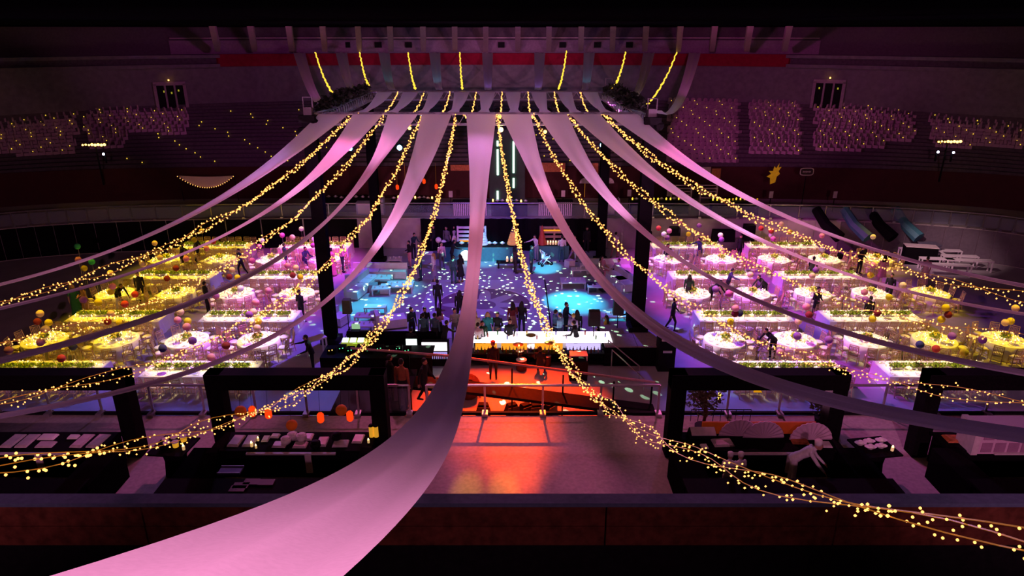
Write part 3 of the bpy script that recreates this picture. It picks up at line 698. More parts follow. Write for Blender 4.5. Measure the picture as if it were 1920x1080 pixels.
# place settings
pl = MB(); pl.lathe([(.13, 0), (.145, .012), (.135, .016), (.08, .008)], (0, 0, 0), 12); pl.box((0, 0, .02), (.09, .16, .02)); plate_me = pl.me('dinner_plate', M['china'])
gl = MB(); gl.lathe([(.03, 0), (.032, .004), (.005, .01), (.005, .09), (.03, .12), (.034, .17), (.03, .2)], (0, 0, 0), 8); glass_me = gl.me('wine_glass', M['glass'])
settings = [(PX((c[0], c[1], .8))[2], *c) for c in settings if -30 < PX((c[0], c[1], .8))[0] < 1950]; settings.sort(key=lambda c: c[0])
pr = MB(); gr = MB(); pv = [Vector(v.co) for v in plate_me.vertices]; pf = [tuple(p.vertices) for p in plate_me.polygons]
gv = [Vector(v.co) for v in glass_me.vertices]; gf = [tuple(p.vertices) for p in glass_me.polygons]
for i, (d, x, y, a, T, k, s_) in enumerate(settings):
    n_ = 'seat %s' % ORD[(k % 10)+1]
    px_, py_ = x, y; ang = a+math.pi/2
    gx, gy = x-.12*math.cos(a)+.16*math.sin(a)*.6, y-.12*math.sin(a)-.16*math.cos(a)*.6
    sd = 'far' if (math.sin(a) > 0) else 'camera'
    if i < 300:
        o = link('dinner_plate', plate_me, None, (px_, py_, TH+.002), ang)
        tag(o, 'white plate with folded napkin, %s %s setting at %s' % (sd+'-side', ORD[(k if k < 12 else k-9)+1 if 'round' in T else (k % 10)+1], T), 'plate', 'dinner plates')
        o = link('wine_glass', glass_me, None, (gx, gy, TH+.002)); tag(o, 'wine glass at %s %s setting of %s' % (sd+'-side', ORD[(k if k < 12 else k-9)+1 if 'round' in T else (k % 10)+1], T), 'glass', 'wine glasses')
    else:
        Mz = Matrix.Rotation(ang, 3, 'Z'); pr.add([Mz @ v + Vector((px_, py_, TH+.002)) for v in pv], pf); gr.add([v+Vector((gx, gy, TH+.002)) for v in gv], gf)
tag(pr.build('dinner_plate', M['china']), 'remaining white plates on the farther tables', 'plates', 'dinner plates', 'stuff')
tag(gr.build('wine_glass', M['glass']), 'remaining wine glasses on the farther tables', 'glasses', 'wine glasses', 'stuff')
# centrepieces, flower boxes and candles
def centre_round():
    t = thing('flower_centrepiece', 'x', 'flowers'); rng = random.Random(5)
    MB().lathe([(.14, 0), (.18, .12), (.16, .13)], (0, 0, 0), 12).build('bowl', M['china'], t)
    m = MB(); leafblob(m, (0, 0, .19), .26, 110, .07, .5, 0, rng); m.build('leaves', M['leaf'], t)
    m = MB()
    for _ in range(26): a = rng.uniform(0, 6.3); r_ = rng.uniform(0, .24); m.sph((r_*math.cos(a), r_*math.sin(a), .26+rng.uniform(-.06, .08)), .045, 6, 4)
    m.build('blossom', M['flower'], t)['kind'] = 'stuff'; return t
def flower_box():
    t = thing('flower_box', 'x', 'flowers'); rng = random.Random(6); MB().box((0, 0, .05), (.62, .2, .1)).build('box', M['china'], t)
    m = MB()
    for k in range(6): leafblob(m, (-.26+k*.105, 0, .17), .17, 34, .075, .7, 0, rng)
    m.build('leaves', M['leaf'], t); m = MB()
    for _ in range(12): m.sph((rng.uniform(-.28, .28), rng.uniform(-.08, .08), .2), .035, 6, 4)
    m.build('blossom', M['flower'], t)['kind'] = 'stuff'; return t
def candle():
    t = thing('candle', 'x', 'candle'); w_ = MB().lathe([(.035, 0), (.035, .10)], (0, 0, 0), 8).build('wax', M['wax'], t)
    MB().lathe([(.01, 0), (.022, .02), (.012, .045), (.002, .06)], (0, 0, .10), 6).build('flame', M['flame'], w_); return t
cr, fb, ca = tree(centre_round()), tree(flower_box()), tree(candle())
cands = []
for kind, x, y, side, row, c in TB:
    T = '%s-side %s table, %s row, %s column' % (side, kind, ORD[row+1], ORD[c+1])
    if kind == 'round':
        place(cr, 'cr', (x, y, TH+.001), random.uniform(0, 6), 'yellow and green flowers in the middle of the '+T, 'flower centrepieces')
        for k in range(10): a = 2*math.pi*k/10+.2; rr = .42+.06*(k % 2); cands.append((x+rr*math.cos(a), y+rr*math.sin(a), T, k))
    else:
        for k in range(5): place(fb, 'fb', (x-1.7+k*.85, y, TH+.001), random.uniform(-.03, .03), 'green foliage box, %s from dance-floor end, %s' % (ORD[k+1 if side == 'riser' else 5-k], T), 'flower boxes')
        for k in range(12): cands.append((x-2.1+(k//2)*.84, y+(.22 if k % 2 else -.22), T, k))
cands = [(PX((c[0], c[1], .8))[2], *c) for c in cands if -20 < PX((c[0], c[1], .8))[0] < 1940]; cands.sort(key=lambda c: c[0])
rest = MB()
for i, (d, x, y, T, k) in enumerate(cands):
    if i < 240: place(ca, 'ca', (x, y, TH+.001), 0, 'lit ivory candle, %s %s on %s' % (ORD[k+1], 'around the flowers' if 'round' in T else 'along the runner', T), 'table candles')
    else: rest.lathe([(.035, 0), (.035, .10)], (x, y, TH+.001), 6); rest.sph((x, y, TH+.13), .028, 5, 3, 1)
tag(rest.build('candle', [M['wax'], M['flame']]), 'remaining lit candles on the farther tables', 'candles', 'table candles', 'stuff')
tl2 = MB(); rt = random.Random(9)
for kind, x, y, side, row, c in TB:
    for _ in range(30 if kind == 'round' else 56):
        if kind == 'round': a = rt.uniform(0, 6.3); q = .88*math.sqrt(rt.uniform(.05, 1)); tl2.octa((x+q*math.cos(a), y+q*math.sin(a), TH+.03+rt.uniform(0, .12)), .024)
        else: tl2.octa((x+rt.uniform(-2.3, 2.3), y+rt.uniform(-.66, .66), TH+.03+rt.uniform(0, .12)), .024)
tag(tl2.build('votive_light', M['flame']), 'tiny golden votive lights scattered over all the white tablecloths', 'light', None, 'stuff')
# narrow beams of warm light on every table
for kind, x, y, side, row, c in TB:
    far = (side == 'booth' and c >= (2 if kind == 'round' else 1)) or (side == 'riser' and c >= (4 if kind == 'round' else 3))
    col = YEL if (far or (side == 'riser' and row < 2 and c >= 3)) else WRM
    for dx in ((0,) if kind == 'round' else (-1.15, 1.15)):
        spot((x+dx+(1.2 if side == 'booth' else -1.2), y+.8, 10.8), (x+dx, y, TH), col, (6500 if col == YEL else 6800)*(1 if kind == 'round' else .92), 18 if kind == 'round' else 17.5, .8)
# paper globes on thin rods
GLO = {'white': (.85, .82, .82), 'cream': (.80, .62, .42), 'yellow': (.75, .65, .03), 'red': (.55, .06, .05), 'pink': (.72, .28, .42), 'magenta': (.65, .12, .50),
       'purple': (.30, .10, .42), 'navy': (.04, .04, .16), 'maroon': (.22, .02, .03), 'green': (.05, .55, .15)}
LST = {
 'booth': [(147, 487, 'pink'), (172, 491, 'green'), (158, 503, 'yellow'), (145, 462, 'green'), (207, 512, 'cream'), (211, 537, 'pink'), (208, 547, 'yellow'), (290, 456, 'cream'), (300, 483, 'cream'), (267, 495, 'cream'),  # farther green globe stands in for a green spot light
  (364, 450, 'yellow'), (378, 433, 'cream'), (390, 456, 'white'), (400, 453, 'red'), (387, 466, 'pink'), (349, 485, 'pink'), (330, 503, 'maroon'), (313, 522, 'maroon'), (156, 562, 'purple'), (184, 567, 'yellow'), (253, 552, 'red'),
  (234, 570, 'red'), (75, 588, 'cream'), (70, 603, 'maroon'), (91, 605, 'yellow'), (85, 617, 'cream'), (208, 588, 'cream'), (202, 603, 'maroon'), (225, 605, 'yellow'), (338, 585, 'cream'), (333, 600, 'pink'), (352, 602, 'yellow'), (350, 613, 'pink'),
  (491, 451, 'white'), (486, 462, 'magenta'), (529, 441, 'magenta'), (548, 445, 'cream'), (565, 429, 'white'), (589, 449, 'white'), (587, 460, 'magenta'), (435, 506, 'cream'), (430, 519, 'maroon'), (445, 520, 'yellow'), (473, 489, 'magenta'),
  (539, 498, 'pink'), (555, 502, 'cream'), (549, 516, 'maroon'), (563, 519, 'yellow'), (451, 541, 'white'), (405, 555, 'pink'), (480, 567, 'pink'), (503, 545, 'pink'), (475, 585, 'cream'), (467, 590, 'purple'), (484, 603, 'yellow'), (482, 615, 'cream'),
  (76, 642, 'purple'), (137, 650, 'navy'), (16, 657, 'purple'), (115, 672, 'red'), (361, 639, 'purple'), (305, 653, 'navy'), (424, 648, 'maroon'), (396, 670, 'pink')],
 'riser': [(1235, 428, 'red'), (1255, 433, 'pink'), (1245, 439, 'white'), (1251, 446, 'purple'), (1291, 439, 'yellow'), (1275, 418, 'pink'), (1311, 423, 'purple'), (1351, 441, 'white'), (1353, 449, 'purple'), (1427, 428, 'red'), (1446, 433, 'red'),
  (1446, 441, 'white'), (1450, 448, 'magenta'), (1465, 420, 'cream'), (1481, 435, 'yellow'), (1541, 442, 'pink'), (1542, 467, 'white'), (1407, 515, 'cream'), (1530, 506, 'purple'), (1523, 517, 'cream'), (1379, 578, 'pink'), (1378, 588, 'maroon'), (1387, 587, 'navy'),
  (1342, 542, 'purple'), (1367, 550, 'magenta'), (1512, 575, 'pink'), (1517, 590, 'maroon'), (1497, 602, 'cream'), (1370, 603, 'yellow'), (1637, 444, 'white'), (1637, 497, 'pink'), (1632, 516, 'yellow'), (1667, 557, 'yellow'), (1693, 535, 'cream'),
  (1621, 548, 'pink'), (1623, 562, 'purple'), (1645, 587, 'maroon'), (1636, 598, 'yellow'), (1773, 577, 'yellow'), (1778, 590, 'maroon'), (1765, 599, 'yellow'), (1904, 578, 'cream'), (1895, 602, 'yellow'), (1885, 605, 'cream'), (1785, 630, 'purple'),
  (1842, 637, 'purple'), (1725, 646, 'navy'), (1755, 654, 'red'), (1808, 661, 'yellow'), (1495, 630, 'purple'), (1554, 637, 'purple'), (1463, 661, 'pink')]}
gm = {}; seen = {}
for side, l_ in LST.items():
    items = []
    for px, py, cn in l_:
        best = None
        for z in (1.6, 1.9, 2.2, 2.5, 2.8, 3.1):
            p = G(px, py, z); dd = min((math.hypot(p.x-t[1], (p.y-t[2])*1.3), t) for t in TB) if True else 0
            sc = dd[0]+abs(z-2.3)*.6
            if best is None or sc < best[0]: best = (sc, z, p, dd[1], dd[0])
        items.append((px, py, cn, best))
    for px, py, cn, (_, z, p, tb, dist) in items:
        if cn not in gm: gm[cn] = (MB().sph((0, 0, 0), .17, 14, 9).me('paper_globe', mat('%s_tissue_paper' % cn, GLO[cn], .9, var=.1, scale=25, translucent=.3), True))
        over = dist < (1.0 if tb[0] == 'round' else 2.3) and abs(p.y-tb[2]) < .8
        zb = TH if over else 0
        T = '%s-side %s table, %s row, %s column' % (tb[3], tb[0], ORD[tb[4]+1], ORD[tb[5]+1])
        key = (cn, T); seen[key] = seen.get(key, 0)+1
        lab = '%s paper globe on a thin rod %s %s' % (cn, 'over' if over else 'beside', T)
        if seen[key] > 1: lab = '%s %s paper globe on a thin rod near %s' % (ORD[seen[key]], cn, T)
        t = thing('paper_globe', lab, 'paper globe', (p.x, p.y, zb), 0, 'paper globes among the tables'); link('globe', gm[cn], t, (0, 0, z-zb))
        MB().tube([(0, 0, 0), (0, 0, z-zb-.16)], .006, 4).build('rod', M['wire'] if False else M['hose'], t)

# ------------------------------------------------------------------ people
def rx_(v, a): return Vector((v[0], v[1]*math.cos(a)-v[2]*math.sin(a), v[1]*math.sin(a)+v[2]*math.cos(a)))
def body(name, hip=.94, lean=0, turn=0, arms=None, legs=None, dress=0, foot=None):
    """one continuous figure facing -Y; lean bends the trunk forward; arms and legs are (upper, lower) directions, right then left"""
    C = []   # p0, p1, r0, r1, region
    H = Vector((0, 0, hip)); up = Vector((0, -math.sin(lean), math.cos(lean))); fw = Vector((0, -math.cos(lean), -math.sin(lean)))
    m = MB(); prof = [(-.10, .135, .11), (-.02, .165, .12), (.08, .155, .115), (.20, .135, .10), (.32, .155, .115), (.42, .175, .115), (.48, .15, .09), (.53, .07, .065)]
    n = 18; v = []; f = []
    for t, a, b in prof:
        c = H+up*t
        for k in range(n): w = 2*math.pi*k/n; v.append(c+Vector((1, 0, 0))*a*math.cos(w)+fw*b*math.sin(w))
    for i in range(len(prof)-1):
        for k in range(n): k2 = (k+1) % n; f.append((i*n+k, i*n+k2, (i+1)*n+k2, (i+1)*n+k))
    f.append(tuple(range(n-1, -1, -1))); f.append(tuple((len(prof)-1)*n+k for k in range(n))); m.add(v, f)
    C.append((H-up*.08, H+up*.06, .13, .14, 2)); C.append((H+up*.10, H+up*.46, .13, .14, 1)); C.append((H+up*.45+Vector((-.13, 0, 0)), H+up*.45+Vector((.13, 0, 0)), .07, .07, 1))
    def cap(a, b_, r0, r1, reg, n=10):
        a, b_ = Vector(a), Vector(b_); L = (b_-a).length
        if L < 1e-4: b_ = a+Vector((0, 0, .001))
        d = (b_-a).normalized(); ts = [-.9*r0, -.55*r0, 0, (b_-a).length*.5, (b_-a).length, (b_-a).length+.55*r1, (b_-a).length+.9*r1]
        rs = [r0*.42, r0*.83, r0, (r0+r1)/2*1.02, r1, r1*.83, r1*.42]
        m.tube([a+d*t for t in ts], rs, n); C.append((a, b_, r0, r1, reg))
    neck = H+up*.52; hd = neck+(up+Vector((0, 0, .6))).normalized()*.155+fw*.015
    cap(neck-up*.06, hd-Vector((0, 0, .05)), .058, .05, 0)
    hf = Vector((math.sin(turn), -math.cos(turn), 0)); hs = Vector((-hf.y, hf.x, 0))
    m.sph(hd, .1, 16, 12, 0, (.76, .93, 1.16)); C.append((hd, hd+Vector((0, 0, .01)), .095, .095, 0))
    m.sph(hd+hf*.028-Vector((0, 0, .055)), .068, 12, 8, 0, (.85, .95, .9))
    cap(hd+hf*.088+Vector((0, 0, .005)), hd+hf*.106-Vector((0, 0, .022)), .010, .016, 0, 8)
    for s in (-1, 1):
        cap(hd+hs*.076*s+Vector((0, 0, -.022)), hd+hs*.08*s+Vector((0, 0, .018)), .014, .018, 0, 6)
        cap(hd+hs*.030*s+hf*.083+Vector((0, 0, .008)), hd+hs*.032*s+hf*.083+Vector((0, 0, .008)), .0115, .0115, 4, 6)
    cap(hd+hf*.088-hs*.018-Vector((0, 0, .058)), hd+hf*.088+hs*.018-Vector((0, 0, .058)), .0095, .0095, 5, 6)
    arms = arms or [((-.12, .02, -1), (-.02, -.15, -1)), ((.12, .02, -1), (.02, -.15, -1))]
    for s, (u, l) in zip((-1, 1), arms):
        sh = H+up*.455+Vector((.185*s, 0, 0)); u = Vector(u).normalized(); l = Vector(l).normalized(); el = sh+u*.29; wr = el+l*.25
        cap(sh, el, .056, .042, 1); cap(el, wr, .043, .030, 6); pm = wr+l*.075; sd = l.cross(Vector((0, 0, 1)) if abs(l.z) < .9 else Vector((1, 0, 0))).normalized()
        # palm: wide and thin
        for o_ in (-.022, 0, .022): cap(wr+l*.02+sd*o_*.7, pm+sd*o_, .017, .014, 0, 6)
        curl = (l.cross(sd)).normalized()*(1 if s > 0 else 1)*.35
        for q, o_ in enumerate((-.034, -.012, .011, .033)):
            ln_ = (.055, .068, .072, .062)[q]; k1 = pm+sd*o_+l*.008; k2 = k1+(l+curl*.4).normalized()*ln_*.55+sd*o_*.12; k3 = k2+(l+curl*1.6).normalized()*ln_*.5
            cap(k1, k2, .0095, .009, 0, 6); cap(k2, k3, .009, .0075, 0, 6)
        t1 = wr+l*.03-sd*.025*s; t2 = t1+(l*.7-sd*s*.8).normalized()*.04; cap(t1, t2, .012, .010, 0, 6); cap(t2, t2+(l-sd*s*.2).normalized()*.03, .010, .008, 0, 6)
    legs = legs or [((-.06, 0, -1), (-.01, .03, -1)), ((.06, 0, -1), (.01, .03, -1))]
    for s, (u, l) in zip((-1, 1), legs):
        hp = H+Vector((.09*s, 0, -.04)); kn = hp+Vector(u).normalized()*.42; an = kn+Vector(l).normalized()*.41
        cap(hp, kn, .088, .058, 2); cap(kn, an, .058, .040, 7); cap(an+Vector((0, .03, -.035)), an+Vector((.02*s, -.15, -.045)), .040, .033, 3, 8)
    if dress:
        a = H+up*.02; zz = hip-dress
        pr_ = [(.15, .06), (.18, -.04), (.20, -.15), (.23, -dress*.7), (.27, -dress)]
        m.lathe([(r_, z) for r_, z in pr_], (0, 0, hip), 20, 0, 1, .8); C.append((Vector((0, 0, hip)), Vector((0, 0, hip-dress)), .17, .25, 2))
    raw = m.me(name+'_raw', M['skin']); ob = bpy.data.objects.new(name+'_raw', raw); COL.objects.link(ob)
    md = ob.modifiers.new('r', 'REMESH'); md.mode = 'VOXEL'; md.voxel_size = .0115; md.use_smooth_shade = True
    md2 = ob.modifiers.new('s', 'SMOOTH'); md2.factor = .4; md2.iterations = 2
    dg = bpy.context.evaluated_depsgraph_get(); me = bpy.data.meshes.new_from_object(ob.evaluated_get(dg)); me.name = name
    bpy.data.objects.remove(ob); bpy.data.meshes.remove(raw)
    nv = len(me.vertices); co = np.empty(nv*3, np.float32); me.vertices.foreach_get('co', co); co = co.reshape(-1, 3); zmin = float(co[:, 2].min()); co[:, 2] -= zmin; me.vertices.foreach_set('co', co.ravel())
    npf = len(me.polygons); ce = np.empty(npf*3, np.float32); me.polygons.foreach_get('center', ce); ce = ce.reshape(-1, 3); best = np.full(npf, 9e9); reg = np.zeros(npf, np.int32); ce = ce.copy()
    me.update(); me.polygons.foreach_get('center', ce.ravel()); ce2 = np.empty(npf*3, np.float32); me.polygons.foreach_get('center', ce2); ce = ce2.reshape(-1, 3)+np.array((0, 0, zmin), np.float32)
    for a, b_, r0, r1, rg in C:
        a_, d = np.array(a), np.array(b_-a); L2 = max(1e-8, float(d@d)); t = np.clip(((ce-a_)@d)/L2, 0, 1); ds = np.linalg.norm(ce-(a_+t[:, None]*d), axis=1)-(r0+(r1-r0)*t)
        if rg in (4, 5): ds = ds-.004
        k = ds < best; best[k] = ds[k]; reg[k] = rg
    me.materials.clear()
    for mm in ('skin', 'skin', 'skin', 'shoe', 'eye', 'lips', 'skin', 'skin'): me.materials.append(M[mm])
    me.polygons.foreach_set('material_index', reg); me.polygons.foreach_set('use_smooth', [True]*npf); me.update()
    return me, hd-Vector((0, 0, zmin)), turn
Dn = (0, 0, -1)
POSE = {
 'stand': body('stand_body'),
 'hands': body('hands_body', arms=[((-.15, .05, -1), (.35, -1, -.1)), ((.15, .05, -1), (-.35, -1, -.2))]),
 'drink': body('drink_body', arms=[((-.2, -.1, -1), (.3, -.8, .75)), ((.15, .05, -1), (.05, -.2, -1))], turn=.3),
 'walk': body('walk_body', hip=.92, lean=.06, arms=[((-.1, .35, -1), (0, .05, -1)), ((.1, -.4, -1), (0, -.7, -.8))], legs=[((-.04, -.38, -1), (0, .05, -1)), ((.04, .25, -1), (0, .55, -1))]),
 'lean': body('lean_body', hip=.92, lean=.85, arms=[((-.1, -.6, -.8), (.1, -.6, -.7)), ((.1, -.5, -.8), (-.1, -.7, -.6))], legs=[((-.06, -.1, -1), (0, .15, -1)), ((.06, .05, -1), (0, .1, -1))]),
 'reach': body('reach_body', hip=.93, lean=.25, arms=[((-.5, -.7, -.45), (-.2, -1, -.1)), ((.3, -.3, -1), (.1, -.9, -.2))]),
 'sit': body('sit_body', hip=.52, lean=-.08, arms=[((-.15, -.3, -1), (.2, -1, -.1)), ((.15, -.3, -1), (-.2, -1, -.1))], legs=[((-.12, -1, -.03), (0, -.05, -1)), ((.12, -1, -.03), (0, .1, -1))]),
 'recline': body('recline_body', hip=.50, lean=-.55, arms=[((-.5, .1, -.8), (.3, -.8, -.1)), ((.4, -.2, -.8), (-.3, -.9, 0))], legs=[((-.1, -1, .08), (0, -.8, -.6)), ((.14, -1, .1), (0, -.7, -.7))]),
 'dress': body('dress_body', arms=[((-.14, .05, -1), (.3, -.9, -.2)), ((.14, 0, -1), (0, -.2, -1))], dress=.52),
 'gown': body('gown_body', arms=[((-.16, 0, -1), (-.02, -.3, -1)), ((.16, -.1, -1), (-.2, -.9, .1))], dress=.84)}
def hair_me(kind):
    m = MB(); m.sph((0, .012, .022), .104, 14, 9, 0, (.80, .96, 1.08))
    # open the face
    v = m.v; m.v = [(x, max(y, -.045) if z < .055 else y, z) for x, y, z in v]; m.v = [(x, y, max(z, -.05) if y > -.04 else max(z, -.0)) for x, y, z in m.v]
    if kind == 'long':
        for x in (-.055, -.02, .02, .055): m.tube([(x, .05, .03), (x*1.3, .085, -.08), (x*1.5, .095, -.24), (x*1.2, .09, -.33)], [.045, .05, .045, .015], 8)
    if kind == 'bun': m.sph((0, .11, .05), .045, 10, 6)
    if kind == 'cap':
        m = MB(); m.lathe([(.085, 0), (.09, .05), (.10, .11), (.06, .14), (.01, .145)], (0, .01, .02), 14)
    return m.me(kind+'_hair', M['hairb'], True)
HAIR = {k: hair_me(k) for k in ('short', 'long', 'bun', 'cap')}
def cloth_mat(c):
    nm = 'clothes_%02x%02x%02x' % tuple(int(255*k) for k in c)
    return flat(nm, c, rough=.85, scale=12)
def person(label, loc, pose='stand', rz=0, top=(.01, .01, .015), bottom=(.01, .01, .015), hair='short', hc='hairb', sleeve=True, legskin=False, sc=1.06, shoe='shoe', skin='skin'):
    me, hd, turn = POSE[pose]; o = link('person', me, None, loc, rz); o.scale = (sc,)*3
    mats = [M[skin], cloth_mat(top), cloth_mat(bottom), M[shoe], M['eye'], M['lips'], cloth_mat(top) if sleeve else M[skin], M[skin] if legskin else cloth_mat(bottom)]
    for i, mm in enumerate(mats): o.material_slots[i].link = 'OBJECT'; o.material_slots[i].material = mm
    h = link('hat' if hair == 'cap' else 'hair', HAIR[hair], o, hd, turn); h.material_slots[0].link = 'OBJECT'; h.material_slots[0].material = M['capw' if hair == 'cap' else hc]
    tag(o, label, 'person'); return o
K_ = (.010, .010, .014); NV = (.03, .04, .10); TL = (.05, .14, .16); WH = (.75, .72, .75); PK = (.62, .28, .36); GR = (.12, .12, .14)
A = math.pi
